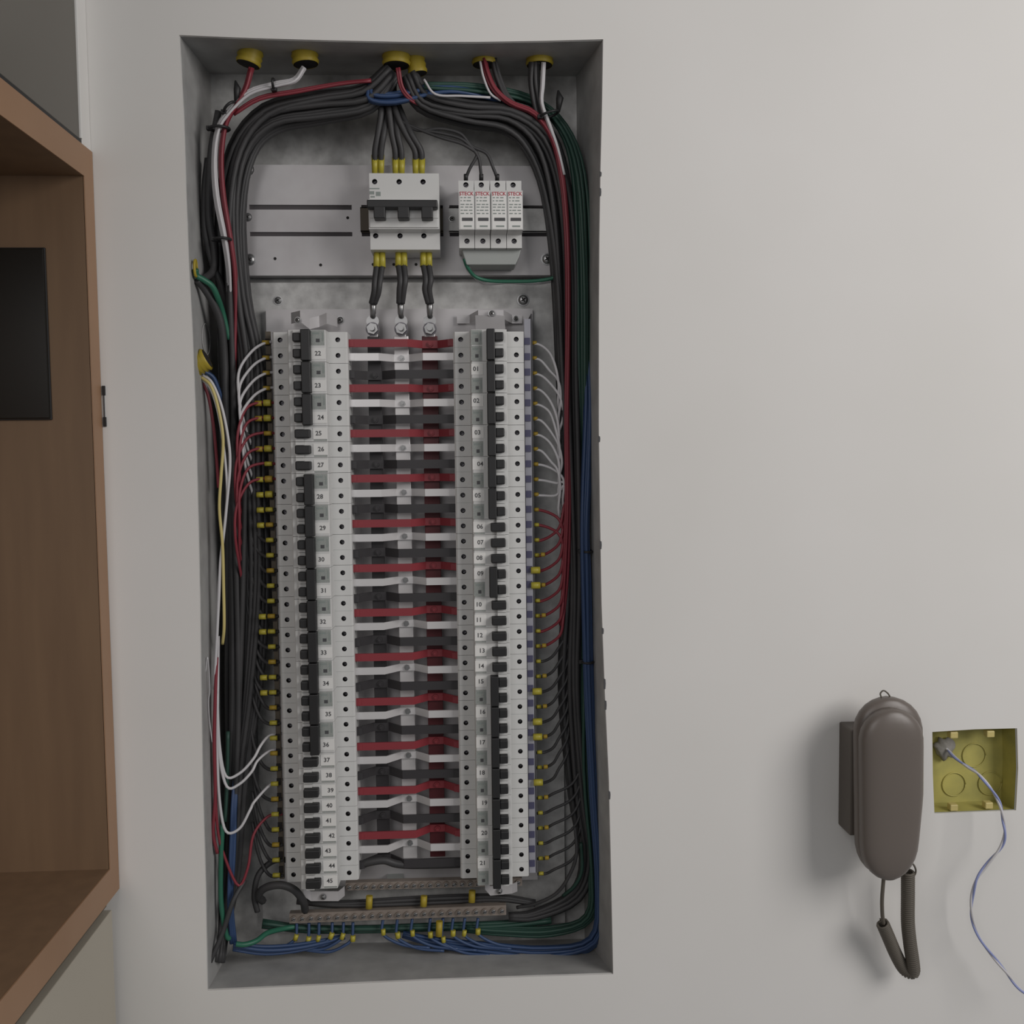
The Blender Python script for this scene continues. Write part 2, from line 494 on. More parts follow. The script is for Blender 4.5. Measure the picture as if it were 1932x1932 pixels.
def breaker(side, row, poles, num, tagrow):
    g = col_geo(side); p = g['pitch']; z0 = ZL0 if side == 'left' else ZR0
    zc = z0 - row * p
    kind = {1: 'single pole', 2: 'double pole'}[poles]
    if num:
        lst = [q for q in (left if side == 'left' else right)]
        lab = '%s breaker tagged %s, %s breaker from the top of the %s column' % (kind, num, nth([q[2] for q in lst].index(num) + 1), side)
    else:
        lab = 'double pole white breaker without a number at the top of the right column'
    key = (side, poles, tagrow, bool(num))
    loc = Vector(((g['sh0'] + g['sh1']) / 2, BK, zc))
    if key not in proto:
        r = thing('circuit_breaker', loc, lab, 'circuit breaker', 'circuit breakers in the %s column' % side)
        zt_ = zc + p / 2 - .0002; zb_ = zc - p * (poles - .5) + .0002
        b = B()
        a0, a1, n0, n1 = g['sh0'], g['sh1'], g['n0'], g['n1']
        prof = [(a0, BK), (a0, SY + .002), (a0 + .002, SY), (n0, SY), (n0 + .001, NY + .001), (n0 + .002, NY), (n1 - .002, NY), (n1 - .001, NY + .001), (n1, SY), (a1 - .002, SY), (a1, SY + .002), (a1, BK)]
        n = len(prof)
        for i in range(n):
            if i in (2, 8): continue
            q, w = prof[i], prof[(i + 1) % n]
            b.add([(q[0], q[1], zt_), (w[0], w[1], zt_), (w[0], w[1], zb_), (q[0], q[1], zb_)], [(0, 1, 2, 3)], 'plastic')
        for zz in (zt_, zb_):
            b.add([(q[0], q[1], zz) for q in prof], [list(range(n))], 'plastic')
        hr = .0029
        for (xa_, xb_, hx) in ((a0 + .002, n0, g['h0']), (n1, a1 - .002, g['h1'])):
            hs = [circle(hx, zc - k * p, hr) for k in range(poles)]
            b.holed([(xa_, zb_), (xb_, zb_), (xb_, zt_), (xa_, zt_)], hs, SY, 'plastic')
            for h in hs:
                b.strip([(q[0], SY, q[1]) for q in h], [(q[0], SY + .007, q[1]) for q in h], 'hole')
        # raised ribs beside the levers and moulding lines between poles
        for k in range(poles):
            zz = zc - k * p - p / 2
            b.box(g['t0'], g['t1'], NY - .0035, NY + .001, zz + .0002, zz + .0038 if k < poles - 1 or True else zz, 'plastic')
            b.box(g['t0'], g['t1'], NY - .0035, NY + .001, zc - k * p + p / 2 - .0038, zc - k * p + p / 2 - .0004, 'plastic')
            if k: b.box(a0 + .001, a1 - .001, SY - .0001, SY + .001, zc - k * p + p / 2 - .0001, zc - k * p + p / 2 + .0001, 'ink_soft')
        b.build('body', r)
        for k in range(poles):
            for hx in (g['h0'], g['h1']):
                bb = B(); screw_head(bb, hx, SY + .0055, zc - k * p, .0022); bb.build('terminal_screw', r)
        b = B()
        for k in range(poles):
            zz = zc - k * p
            b.box(g['t0'], g['t1'] if poles > 1 else g['t1'] + (g['tie'] - g['t1']) * .75, NY - .010, NY + .001, zz - .0049, zz + .0049, 'black', .0012)
        if poles > 1: b.box(g['t1'], g['tie'], NY - .013, NY - .001, zc - p * (poles - 1) - .0085, zc + .0085, 'black', .001)
        b.build('toggle_lever', r)
        b = B(); k = tagrow
        zz = zc - k * p
        if num:
            b.box(g['l0'], g['l1'], NY - .0005, NY + .0005, zz - .0062, zz + .0066, 'tag', .0002)
            o = b.build('number_tag', r)
        for k in range(poles):
            if k == tagrow and num: 
                if poles == 1:
                    bb = B().box(g['l0'] + .001, g['l1'] - .0005, NY - .0003, NY + .0003, zc - .0082, zc - .0065, 'printed'); bb.build('rating_print', r)
                continue
            z2 = zc - k * p; bb = B()
            bb.box(g['l0'], g['l1'] - .001, NY - .0003, NY + .0003, z2 - .0085, z2 + .0085, 'printed')
            w = g['l1'] - g['l0']
            bb.box(g['l0'] + w * .12, g['l0'] + w * .6, NY - .0004, NY, z2 + .004, z2 + .0062, 'ink_soft')
            bb.box(g['l0'] + w * .35, g['l0'] + w * .62, NY - .0004, NY, z2 - .005, z2 - .001, 'ink')
            bb.box(g['l0'] + w * .78, g['l0'] + w * .86, NY - .0004, NY, z2 - .004, z2 + .006, 'ink_soft')
            bb.build('rating_print', r)
        proto[key] = r
        made = r
    else:
        made = dup(proto[key], loc)
        made['label'] = lab
        # drop the copied number: a new one follows
        for ch in [c for c in bpy.data.objects if c.parent == made and c.name.startswith('number_tag')]:
            for q in [c for c in bpy.data.objects if c.parent == ch]: bpy.data.objects.remove(q)
    if num:
        tg = [c for c in bpy.data.objects if c.parent == made and c.name.startswith('number_tag')][0]
        cx = (g['l0'] + g['l1']) / 2 + random.uniform(-.002, .003)
        text('number', num, .0072, 'ink', (cx, NY - .0007, zc - tagrow * p + .0003), tg)
    return made


left = [(0, 2, '22'), (2, 2, '23'), (4, 2, '24'), (6, 1, '25'), (7, 1, '26'), (8, 1, '27'), (9, 2, '28'), (11, 2, '29'), (13, 2, '30'), (15, 2, '31'), (17, 2, '32'),
        (19, 2, '33'), (21, 2, '34'), (23, 2, '35'), (25, 2, '36')] + [(27 + i, 1, str(37 + i)) for i in range(9)]
right = [(0, 2, ''), (2, 2, '01'), (4, 2, '02'), (6, 2, '03'), (8, 2, '04'), (10, 2, '05'), (12, 1, '06'), (13, 1, '07'), (14, 1, '08'), (15, 2, '09'),
         (17, 1, '10'), (18, 1, '11'), (19, 1, '12'), (20, 1, '13'), (21, 1, '14')] + [(22 + 2 * i, 2, str(15 + i)) for i in range(7)]
for r_, n_, s_ in left: breaker('left', r_, n_, s_, 1 if n_ == 2 else 0)
for r_, n_, s_ in right: breaker('right', r_, n_, s_, 0)


def who(side, row):
    for r_, n_, s_ in (left if side == 'left' else right):
        if r_ <= row < r_ + n_: return s_, ('' if n_ == 1 else ('upper pole of ' if row == r_ else 'lower pole of '))


# side rails with slots next to the columns
for side, pa, pb in (('right', 994, 1006), ('left', 514, 523)):
    z0, p = (ZR0, PITCH_R) if side == 'right' else (ZL0, PITCH_L)
    y = .066
    b = B()
    xa_, xb_ = X(pa, y), X(pb, y)
    b.box(xa_, xb_, y, y + .004, z0 - 35.7 * p, z0 + (.026 if side == 'right' else .012), 'rail_grey' if side == 'right' else 'groove')
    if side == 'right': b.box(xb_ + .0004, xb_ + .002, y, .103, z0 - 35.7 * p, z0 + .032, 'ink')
    o = b.build('side_rail'); tag(o, 'narrow grey plastic rail along the outer edge of the %s breaker column' % side, 'rail')
    b = B()
    for i in range(36): b.box(xa_ - .0002, xb_ - .001, y - .0015, y + .001, z0 - i * p - .0045, z0 - i * p + .0035, 'slot_blue' if side == 'right' else 'hole')
    q = b.build('terminal_slot', o)
    q['kind'] = 'stuff'

# bent steel brackets holding the breaker columns, top and bottom


def bracket(pts, y, hgt, label, holes=()):
    """flat strap following px path with depths"""
    pp = [P(px, py, yy) for px, py, yy in pts]
    bb = B(); h = Vector((0, 0, hgt)); t = Vector((0, .0012, 0))
    for a, c in zip(pp, pp[1:]):
        bb.add([a, c, c - h, a - h, a + t, c + t, c - h + t, a - h + t], [(0, 1, 2, 3), (4, 7, 6, 5), (0, 4, 5, 1), (3, 2, 6, 7), (0, 3, 7, 4), (1, 5, 6, 2)], 'plate')
    r = thing('support_bracket', pp[0], label, 'bracket')
    bb.build('strap', r)
    return r


r = bracket([(862, 594, .098), (886, 594, .098), (902, 585, .075), (950, 585, .07), (966, 594, .098), (985, 594, .098)], 0, .0105, 'bent grey steel bracket on top of the right breaker column')
b = B().prism([(.072, Z(596, .07)), (.049, Z(624, .05)), (.048, Z(624, .05)), (.071, Z(595, .07))], 'x', X(897, .066, 600), X(952, .066, 600), 'plate'); b.build('foot', r)
pan_screw(928, 592, .069, r, .0035); pan_screw(973, 601, .097, r, .003)
r = bracket([(549, 590, .09), (566, 586, .06), (584, 600, .06), (602, 596, .07), (616, 590, .066), (636, 596, .09)], 0, .013, 'bent bright steel bracket on top of the left breaker column')
pan_screw(562, 604, .058, r, .003)
r = bracket([(572, 1672, .055), (586, 1682, .06), (638, 1682, .06), (650, 1672, .07)], 0, .012, 'steel bracket under the foot of the left breaker column')
pan_screw(610, 1692, .059, r, .003)
r = bracket([(915, 1660, .055), (925, 1672, .06), (966, 1668, .06), (976, 1664, .07)], 0, .012, 'steel bracket under the foot of the right breaker column')
pan_screw(942, 1681, .059, r, .003)
for side, z0, p, x_ in (('left', ZL0, PITCH_L, X(650, .085)), ('right', ZR0, PITCH_R, X(880, .085))):
    g = col_geo(side)
    o = B().box(g['sh0'] + .012, g['sh1'] - .012, .0885, .1035, z0 - 35.9 * p, z0 + .012, 'plate').build('mounting_rail')
    tag(o, 'long steel rail hidden behind the %s column of breakers' % side, 'rail')

# ================================================================== BUS BARS
ztop = Z(606, .085); zbot = Z(1618, .085)
for nm, pa, pb, m_, y_, lab in (('black', 703, 727, 'bar_black', .084, 'black vertical bus bar, leftmost of the three behind the cross bars'),
                                ('silver', 752, 779, 'tin', .082, 'silver vertical bus bar, middle of the three behind the cross bars'),
                                ('red', 804, 833, 'bar_darkred', .084, 'dark red vertical bus bar, rightmost of the three behind the cross bars')):
    r = thing('vertical_bus_bar', (X((pa + pb) / 2, y_), y_, zbot), lab, 'bus bar')
    B().box(X(pa, y_), X(pb, y_), y_, y_ + .006, zbot, ztop - .018, m_, .0006).build('bar', r)
    B().box(X(pa, y_) + .003, X(pb, y_) - .003, y_ - .0005, y_ + .004, ztop - .019, ztop + .004, 'tin', .0006).build('connection_tab', r)
    for zz in (ztop - .2, zbot + .1): B().box(X(pa, y_) + .004, X(pb, y_) - .004, y_ + .006, YB, zz - .01, zz + .01, 'plastic_dim').build('insulator', r)


def ordn(i): return ['topmost', 'second', 'third', 'fourth', 'fifth', 'sixth', 'seventh', 'eighth', 'ninth', 'tenth', 'eleventh', 'lowest'][i]


xl, xr = X(667, .06), X(863, .06)
WY = [673, 760, 845, 930, 1014, 1098, 1181, 1265, 1349, 1433, 1516, 1601]
RY = [647, 732, 817, 902, 987, 1071, 1155, 1239, 1323, 1407, 1491, 1575]
BY = [706, 791, 876, 960, 1044, 1128, 1211, 1295, 1378, 1462, 1546, 1630]


def cross_bar(py, cpx, m, mend, lab, grp, hh=.0043):
    """strap from column to column, set back where it is bolted to its vertical bar"""
    yf, yb = .060, .0775
    z = P(760, py, yf).z
    cx = X(cpx, yb); w = .009; s = .017
    path = [(xl - .004, yf), (cx - w - s, yf), (cx - w, yb), (cx + w, yb), (cx + w + s, yf), (xr + .004, yf)]
    path = [(min(max(x, xl - .004), xr + .004), y) for x, y in path]
    r = thing('cross_bus_bar', (cx, yb, z), lab, 'bus bar', grp)
    bb = B(); t = .0022
    for i, ((ax, ay), (bx, by)) in enumerate(zip(path, path[1:])):
        bb.add([(ax, ay, z - hh), (bx, by, z - hh), (bx, by, z + hh), (ax, ay, z + hh), (ax, ay + t, z - hh), (bx, by + t, z - hh), (bx, by + t, z + hh), (ax, ay + t, z + hh)],
               [(0, 1, 2, 3), (7, 6, 5, 4), (3, 2, 6, 7), (0, 4, 5, 1), (0, 3, 7, 4), (1, 5, 6, 2)], m)
    bb.build('bar', r)
    for sgn, xx in ((-1, xl), (1, xr)):
        bb = B()
        xx2 = xx - sgn * .007
        bb.prism([(xx2, yf - .0006), (xx + sgn * .004, yf - .0006), (xx + sgn * .004, yf + .0006), (xx2, yf + .0006)], 'z', z - hh * .8, z + hh * .8, mend)
        bb.build('end_tab', r)
    bb = B()
    c = Vector((cx, yb, z)); bb.cyl(c, c + Vector((0, -.0022, 0)), .0036, 'steel' if m == 'tin' else m, 6); bb.cyl(c + Vector((0, -.002, 0)), c + Vector((0, -.004, 0)), .0018, 'steel' if m == 'tin' else m, 10)
    bb.build('bolt', r)


for i in range(12):
    cross_bar(WY[i], 766, 'tin', 'tin', 'silver cross bar, %s of the twelve between the breaker columns' % ordn(i), 'silver cross bars', .0044)
    cross_bar(RY[i], 819, 'bar_red', 'bar_red', 'red cross bar, %s of the twelve between the breaker columns' % ordn(i), 'red cross bars', .0046)
    cross_bar(BY[i], 715, 'bar_black', 'bar_black', 'black cross bar, %s of the twelve between the breaker columns' % ordn(i), 'black cross bars', .0052)

# ================================================================== MAIN BREAKER
y0, ysh, yno = .098, .050, .034


def zz_(py, y, px=762): return P(px, py, y).z


MB0, MB1 = X(697, .045, 400), X(829, .045, 400)
mb = thing('main_breaker', ((MB0 + MB1) / 2, y0, zz_(470, ysh)), 'large white three pole main breaker with a wide black handle', 'circuit breaker')
zt_, zb_ = zz_(327, ysh), zz_(471, ysh)
n_t, n_b = zz_(376, yno), zz_(432, yno)
b = B()
prof = [(y0, zt_), (ysh, zt_), (ysh, n_t + .001), (yno, n_t), (yno, n_b), (ysh, n_b - .001), (ysh, zb_), (ysh + .008, zb_ - .0005), (y0, zb_ - .0005)]
n = len(prof)
for i in range(n):
    if i in (1, 5): continue
    q, w = prof[i], prof[(i + 1) % n]
    b.add([(MB0, q[0], q[1]), (MB0, w[0], w[1]), (MB1, w[0], w[1]), (MB1, q[0], q[1])], [(0, 1, 2, 3)], 'plastic')
for xx in (MB0, MB1): b.add([(xx, q[0], q[1]) for q in prof], [list(range(n))], 'plastic')
hx = [X(708, ysh, 400), X(754, ysh, 400), X(799, ysh, 400)]
for zz, lo, hi in ((zz_(343, ysh), n_t + .001, zt_), (zz_(445, ysh), zb_, n_b - .001)):
    hs = [circle(x, zz, .0031) for x in hx]
    b.holed([(MB0, lo), (MB1, lo), (MB1, hi), (MB0, hi)], hs, ysh, 'plastic')
    for h in hs: b.strip([(q[0], ysh, q[1]) for q in h], [(q[0], ysh + .008, q[1]) for q in h], 'hole')
b.box(MB0 + .001, MB1 - .001, yno - .002, yno + .001, zz_(430, yno), zz_(412, yno), 'plastic', .0008)
for i in range(4):
    c = MB0 + (MB1 - MB0) * (i / 3)
    a_ = max(MB0 + .001, c - .0085); e_ = min(MB1 - .001, c + .0085)
    b.box(a_, e_, yno - .003, yno + .001, zz_(413, yno), zz_(396, yno), 'plastic', .0008)
b.build('body', mb)
for zz in (zz_(343, ysh), zz_(445, ysh)):
    for x in hx:
        b = B(); screw_head(b, x, ysh + .0065, zz, .0027); b.build('terminal_screw', mb)
b = B()
b.box(MB0 - .0005, MB1 - .0015, yno - .016, yno - .003, zz_(394, yno - .01), zz_(379, yno - .01), 'black', .0012)
for i in range(3):
    c = MB0 + (MB1 - MB0) * (i + .5) / 3
    b.box(c - .0065, c + .0065, yno - .0158, yno + .001, zz_(412, yno - .015), zz_(382, yno - .015), 'black', .001)
b.build('handle', mb)
b = B()
for (pa, pb, qa, qb) in ((697, 716, 355, 357), (697, 706, 361, 367), (709, 718, 362, 370), (699, 707, 370, 373)):
    b.box(X(pa, ysh, 360), X(pb, ysh, 360), ysh - .0002, ysh + .0002, zz_(qb, ysh), zz_(qa, ysh), 'ink_soft')
b.build('faded_print', mb)

# ================================================================== SURGE PROTECTORS
sx_px = [865, 895, 925, 955.5, 985]
for i in range(4):
    a_, e_ = X(sx_px[i] + .6, .045, 400), X(sx_px[i + 1] - (.9 if i == 1 else .4), .045, 400)
    sp = thing('surge_protector', ((a_ + e_) / 2, y0, zz_(466, ysh, 925)), 'white surge protector module with red lettering, %s of four' % ['leftmost', 'second from the left', 'third from the left', 'rightmost'][i], 'surge protector', 'surge protectors')
    zt_, zb_ = zz_(341, ysh, 925), zz_(468, ysh, 925); n_t, n_b = zz_(360, yno - .004, 925), zz_(434, yno - .004, 925)
    yn = yno - .006
    prof = [(y0, zt_), (ysh, zt_), (ysh, n_t + .001), (yn, n_t), (yn, n_b), (ysh, n_b - .001), (ysh, zb_), (y0, zb_ + .001)]
    n = len(prof); b = B()
    for k in range(n):
        if k in (1, 5): continue
        q, w = prof[k], prof[(k + 1) % n]
        b.add([(a_, q[0], q[1]), (a_, w[0], w[1]), (e_, w[0], w[1]), (e_, q[0], q[1])], [(0, 1, 2, 3)], 'plastic')
    for xx in (a_, e_): b.add([(xx, q[0], q[1]) for q in prof], [list(range(n))], 'plastic')
    cxs = X([879, 908, 938, 968][i], ysh, 350); cxs2 = X([881, 911, 940, 970][i], ysh, 450)
    for zz, lo, hi, hx_ in ((zz_(349, ysh, 925), n_t + .001, zt_, cxs), (zz_(455, ysh, 925), zb_, n_b - .001, cxs2)):
        h = circle(hx_, zz, .0031)
        b.holed([(a_, lo), (e_, lo), (e_, hi), (a_, hi)], [h], ysh, 'plastic')
        b.strip([(q[0], ysh, q[1]) for q in h], [(q[0], ysh + .006, q[1]) for q in h], 'hole')
    b.build('body', sp)
    for q_, r_ in ((cxs, 349), (cxs2, 455)):
        b = B(); screw_head(b, q_, ysh + .004, zz_(r_, ysh, 925), .0027); b.build('terminal_screw', sp)
    w = e_ - a_; cx = (a_ + e_) / 2
    lp = B().box(a_ + w * .06, e_ - w * .06, yn - .0004, yn + .0004, zz_(432, yn, 925), zz_(362, yn, 925), 'tag', .0002).build('front_label', sp)
    text('lettering', 'STECK', .0058, 'ink_red', (cx, yn - .0006, zz_(366, yn, 925)), lp, sx=.95)
    bb = B(); rnd = random.Random(3)
    for py in (373, 379, 386, 391, 397, 403):
        x_ = a_ + w * .12; zc = zz_(py, yn, 925)
        while x_ < e_ - w * .2:
            l_ = w * rnd.uniform(.08, .28); bb.box(x_, min(x_ + l_, e_ - w * .12), yn - .0006, yn, zc - .0006, zc + .0006, 'ink_soft'); x_ += l_ + w * rnd.uniform(.05, .12)
    bb.box(a_ + w * .3, e_ - w * .18, yn - .0006, yn, zz_(428.5, yn, 925), zz_(425.5, yn, 925), 'ink_soft')
    bb.build('small_print', lp)
    B().box(a_ + w * .2, e_ - w * .12, yn - .0008, yn, zz_(417, yn, 925), zz_(411, yn, 925), 'ink').build('status_window', sp)
b = B()
za, zb2 = zz_(468, .062, 925), zz_(500, .062, 925)
b.prism([(X(870, .062, 470), za), (X(984, .062, 470), za), (X(979, .062, 490), zz_(486, .062, 925)), (X(972, .062, 490), zb2), (X(880, .062, 490), zb2)], 'y', .060, .097, 'plastic_dim', .001)
tag(b.build('terminal_cover'), 'tapered grey plastic cover under the four surge protectors', 'cover')

# ================================================================== PHASE CABLES
# above and below the main breaker
K = [(713, 293, 326), (752, 298, 327), (790, 300, 327)]
nm3 = ['left', 'middle', 'right']
srcs = [(724, 208), (738, 205), (752, 212)]
for i, (cx, ya, yb) in enumerate(K):
    for s in (-1, 1):
        px = cx + s * 5.8
        root = thing('phase_cable', P(px, ya, .06), 'black cable entering the main breaker top, %s strand of the %s pair' % ('left' if s < 0 else 'right', nm3[i]), 'cable', 'cables above the main breaker')
        sx_, sy_ = srcs[i][0] + s * 5, srcs[i][1]
        wire('insulation', [(748 + s * 3, 128, .07), (715 + i * 12 + s * 4, 170, .065), (sx_, sy_, .055 + .01 * (s > 0)), (sx_ + (px - sx_) * .45, 250, .055), (px - (px - sx_) * .06, 283, .058), (px, 305, .062)], .0036, 'cable_black', '', parent=root, n=9)
        b = B().cyl(P(px, ya, .062), P(px, yb + 3, .062), .0042, 'yellow', 12, .0034); b.build('yellow_sleeve', root)
Lo = [((716, 468), (716, 505), (712, 540), (704, 572), (703, 604)), ((757, 468), (757, 503), (760, 535), (756, 572), (757, 604)), ((804, 468), (804, 503), (808, 535), (811, 572), (811, 604))]
for i, pth in enumerate(Lo):
    for s in (-1, 1):
        d = 5.2 * s
        root = thing('phase_cable', P(pth[1][0] + d, pth[1][1], .062), 'black cable between main breaker and bus bars, %s strand of the %s pair' % ('left' if s < 0 else 'right', nm3[i]), 'cable', 'cables below the main breaker')
        wire('insulation', [(pth[1][0] + d, pth[1][1] - 3, .062), (pth[2][0] + d * .9, pth[2][1] - 8, .056), (pth[2][0] + d * .8 - 2, pth[2][1] + 12, .058), (pth[3][0] + d * .55, pth[3][1], .066)], .0035, 'cable_black', '', parent=root, n=9)
        B().cyl(P(pth[0][0] + d, pth[0][1], .068), P(pth[1][0] + d, pth[1][1], .062), .0037, 'yellow', 12, .0041).build('yellow_sleeve', root)
        if s > 0:
            lx = pth[4][0]
            b = B(); b.tube([P(pth[3][0], pth[3][1] - 2, .066 + .002), P(pth[3][0], 590, .072), P(lx, 598, .076)], .0036, 'steel', 10, True, [.0042, .0036, .003])
            c = P(lx, 606, .0765)
            b.cyl(c + Vector((0, .002, 0)), c, .0075, 'steel', 20)
            b.build('cable_lug', root)
for i, px in enumerate((703, 757, 811)):
    c = P(px, 621, .0765); b = B()
    b.cyl(c + Vector((0, .001, 0)), c + Vector((0, -.0012, 0)), .0082, 'dull_screw', 20)
    b.cyl(c + Vector((0, -.0012, 0)), c + Vector((0, -.007, 0)), .0072, 'steel', 6, .0068)
    b.cyl(c + Vector((0, -.006, 0)), c + Vector((0, -.012, 0)), .0035, 'steel', 12, .0032)
    tag(b.build('bolt'), 'bright steel bolt clamping the %s cable pair to its bus bar' % nm3[i], 'bolt', 'bus bar bolts')

for i, (ex, mx, my) in enumerate(((879, 900, 292), (908, 903, 298), (938, 918, 290))):
    root = thing('surge_wire', P(ex, 335, .06), 'thin black wire into the top of the %s surge protector' % ['leftmost', 'second', 'third'][i], 'wire', 'wires into the surge protectors')
    wire('insulation', [(748, 225, .06), (780 + i * 4, 240 + i * 3, .055), (830, 243 + (2 - i) * 8, .05), (868, 252 + (2 - i) * 9, .05), (890, 276 + (2 - i) * 3, .052), (mx, my, .054), (ex + (mx - ex) * .35, 318, .056), (ex, 336, .06)], .0019, 'cable_black', '', parent=root)
    B().cyl(P(ex, 329, .058), P(ex, 341, .062), .0026, 'black', 10).build('ferrule', root)
wire('earth_wire', [(876, 488, .062), (882, 504, .066), (897, 522, .075), (925, 530, .08), (970, 531, .08), (1010, 530, .075), (1045, 524, .07), (1070, 512, .07)], .0022, 'cable_green', 'thin green earth wire looping right from under the surge protectors', 'wire')
wire('earth_wire', [(884, 500, .07), (892, 520, .078), (915, 536, .09), (960, 534, .09), (1010, 536, .085), (1050, 530, .08)], .0012, 'cable_white', 'thin pale wire running beside the green earth wire under the surge protectors', 'wire')

# ================================================================== CONDUITS IN THE TOP


def conduit(px, py, r, length, lean, label, y=.06, m='conduit'):
    c = P(px, py, y); d = Vector((lean, 0, -1)).normalized(); b = B()
    pts = []; rr = []; n = 14
    for k in range(n + 1):
        pts.append(c + d * length * (k / n - 1)); rr.append(r * (1.0 if k % 2 else .9))
    b.tube(pts, r, m, 22, False, rr)
    inner = [c - d * .001 - d * .02 * 0, c - d * .012]
    b.tube([c, c - d * .02], r * .82, 'hole', 20, True)
    tag(b.build('conduit'), label, 'conduit', 'yellow conduits in the top of the box')


conduit(468, 122, .0145, .040, -.25, 'leftmost yellow corrugated conduit end in the top of the box', .045)
conduit(577, 122, .0155, .045, .1, 'second yellow conduit end from the left, feeding white wires', .045)
conduit(748, 124, .0165, .045, 0, 'wide yellow conduit end in the middle, feeding the black cables', .045)
conduit(789, 140, .0115, .045, .2, 'smaller yellow conduit end just right of the middle one', .055)
conduit(914, 123, .0150, .040, 0, 'yellow conduit end with red and black wires, left of the last', .06)
conduit(1018, 124, .0165, .040, 0, 'rightmost yellow conduit end in the top of the box', .06)

# ================================================================== CABLE BUNDLES


def bundle(center, n, r, m, label, group, name='cable', seed=1, cat='cable', step=4):
    """n wires along a centre line of (px, py, depth, half width px, half depth m)"""
    rnd = random.Random(seed)
    for i in range(n):
        ang = i * 2.39996 + seed; rad = math.sqrt((i + .5) / n)
        path = []
        for k, (px, py, y, hw, hd) in enumerate(center):
            ang2 = ang + .25 * math.sin(k * .9 + i)
            a = center[max(0, k - 1)]; c = center[min(len(center) - 1, k + 1)]
            dx, dy = c[0] - a[0], c[1] - a[1]; L = math.hypot(dx, dy) or 1
            o = rad * math.cos(ang2) * hw
            path.append((px - dy / L * o, py + dx / L * o, y + rad * math.sin(ang2) * hd))
        wire(name, path, r * rnd.uniform(.85, 1.1), m, label, cat, group, step=step)


bundle([(742, 134, .05, 16, .012), (690, 186, .06, 26, .02), (600, 202, .065, 30, .022), (510, 222, .07, 30, .024), (456, 285, .075, 27, .026), (436, 400, .078, 27, .028), (442, 560, .08, 31, .028),
        (458, 700, .084, 41, .024), (460, 900, .086, 38, .02), (464, 1100, .087, 41, .018), (458, 1300, .086, 34, .018), (448, 1450, .085, 20, .018), (437, 1650, .08, 14, .016), (420, 1745, .07, 12, .014), (412, 1815, .045, 9, .01)],
       54, .0032, 'cable_black', 'black cable in the thick bundle down the left side of the box', 'black cables of the left bundle', seed=2)  # real bundle, widened with extra black cables for the shadow beside the column
bundle([(770, 140, .05, 14, .012), (800, 190, .06, 22, .02), (880, 212, .065, 27, .022), (960, 222, .07, 30, .024), (1018, 268, .072, 33, .024), (1050, 360, .075, 28, .026), (1066, 500, .078, 25, .028),
        (1072, 700, .08, 21, .026), (1080, 900, .08, 21, .026), (1084, 1100, .082, 22, .022), (1078, 1300, .084, 22, .02), (1092, 1500, .084, 17, .016), (1108, 1620, .084, 12, .012), (1085, 1690, .085, 12, .01), (1010, 1726, .085, 8, .008), (960, 1730, .086, 5, .006)],
       34, .0032, 'cable_black', 'black cable in the thick bundle down the right side of the box', 'black cables of the right bundle', seed=5)
bundle([(800, 165, .05, 8, .01), (900, 170, .06, 10, .01), (1000, 190, .07, 8, .01), (1060, 240, .07, 9, .012), (1090, 330, .06, 13, .014), (1100, 500, .06, 15, .014), (1102, 700, .062, 13, .014), (1104, 900, .074, 9, .014), (1106, 1200, .074, 8, .014), (1104, 1450, .074, 8, .014), (1118, 1640, .074, 8, .014), (1110, 1730, .076, 8, .01), (1040, 1756, .082, 9, .008), (950, 1756, .085, 8, .006), (880, 1752, .086, 5, .004)],
       9, .0026, 'cable_dgreen', 'dark green cable along the right wall of the box', 'green cables of the right bundle', seed=3)
bundle([(700, 160, .05, 8, .006), (700, 182, .044, 12, .006), (745, 186, .044, 12, .006), (820, 170, .05, 11, .008), (880, 172, .058, 10, .008), (960, 195, .075, 8, .008)], 8, .0024, 'cable_blue', 'dark blue cable across the top of the box below the middle conduit', 'blue cables across the top', seed=41)
bundle([(1096, 520, .075, 6, .008), (1106, 640, .07, 8, .01), (1110, 760, .055, 8, .008), (1106, 900, .05, 8, .008), (1103, 1000, .046, 7, .008), (1105, 1100, .046, 9, .008), (1110, 1300, .05, 9, .008), (1120, 1500, .055, 8, .008), (1132, 1680, .06, 9, .008), (1120, 1775, .065, 12, .008), (1030, 1798, .075, 14, .008), (920, 1790, .08, 13, .006), (820, 1776, .084, 9, .005), (760, 1762, .086, 5, .004)],
       13, .0022, 'cable_blue', 'blue cable running down the right wall and along the bottom', 'blue cables of the right bundle', seed=4)
bundle([(440, 1786, .05, 9, .008), (500, 1793, .06, 11, .01), (560, 1788, .07, 9, .008), (620, 1776, .08, 6, .005), (650, 1766, .085, 4, .004)], 8, .0021, 'cable_blue', 'short blue cable along the bottom left of the box', 'blue cables bottom left', seed=9)
bundle([(452, 1400, .09, 3, .004), (442, 1500, .066, 4, .004), (438, 1600, .055, 5, .005), (434, 1700, .048, 4, .005), (440, 1780, .05, 5, .006)], 4, .0021, 'cable_blue', 'blue cable hanging down inside the lower left of the box', 'blue cables lower left', seed=11)
bundle([(574, 128, .035, 5, .004), (556, 152, .03, 5, .004), (520, 161, .03, 6, .004), (470, 176, .03, 6, .004), (432, 212, .03, 6, .004), (412, 245, .03, 6, .004), (405, 300, .03, 6, .004), (409, 370, .033, 6, .004), (424, 450, .036, 5, .004), (432, 510, .045, 4, .004), (434, 570, .06, 4, .004)],
       4, .0017, 'cable_white', 'white wire curving from the second conduit down the left side', 'white wires upper left', 'wire', seed=6, cat='wire')
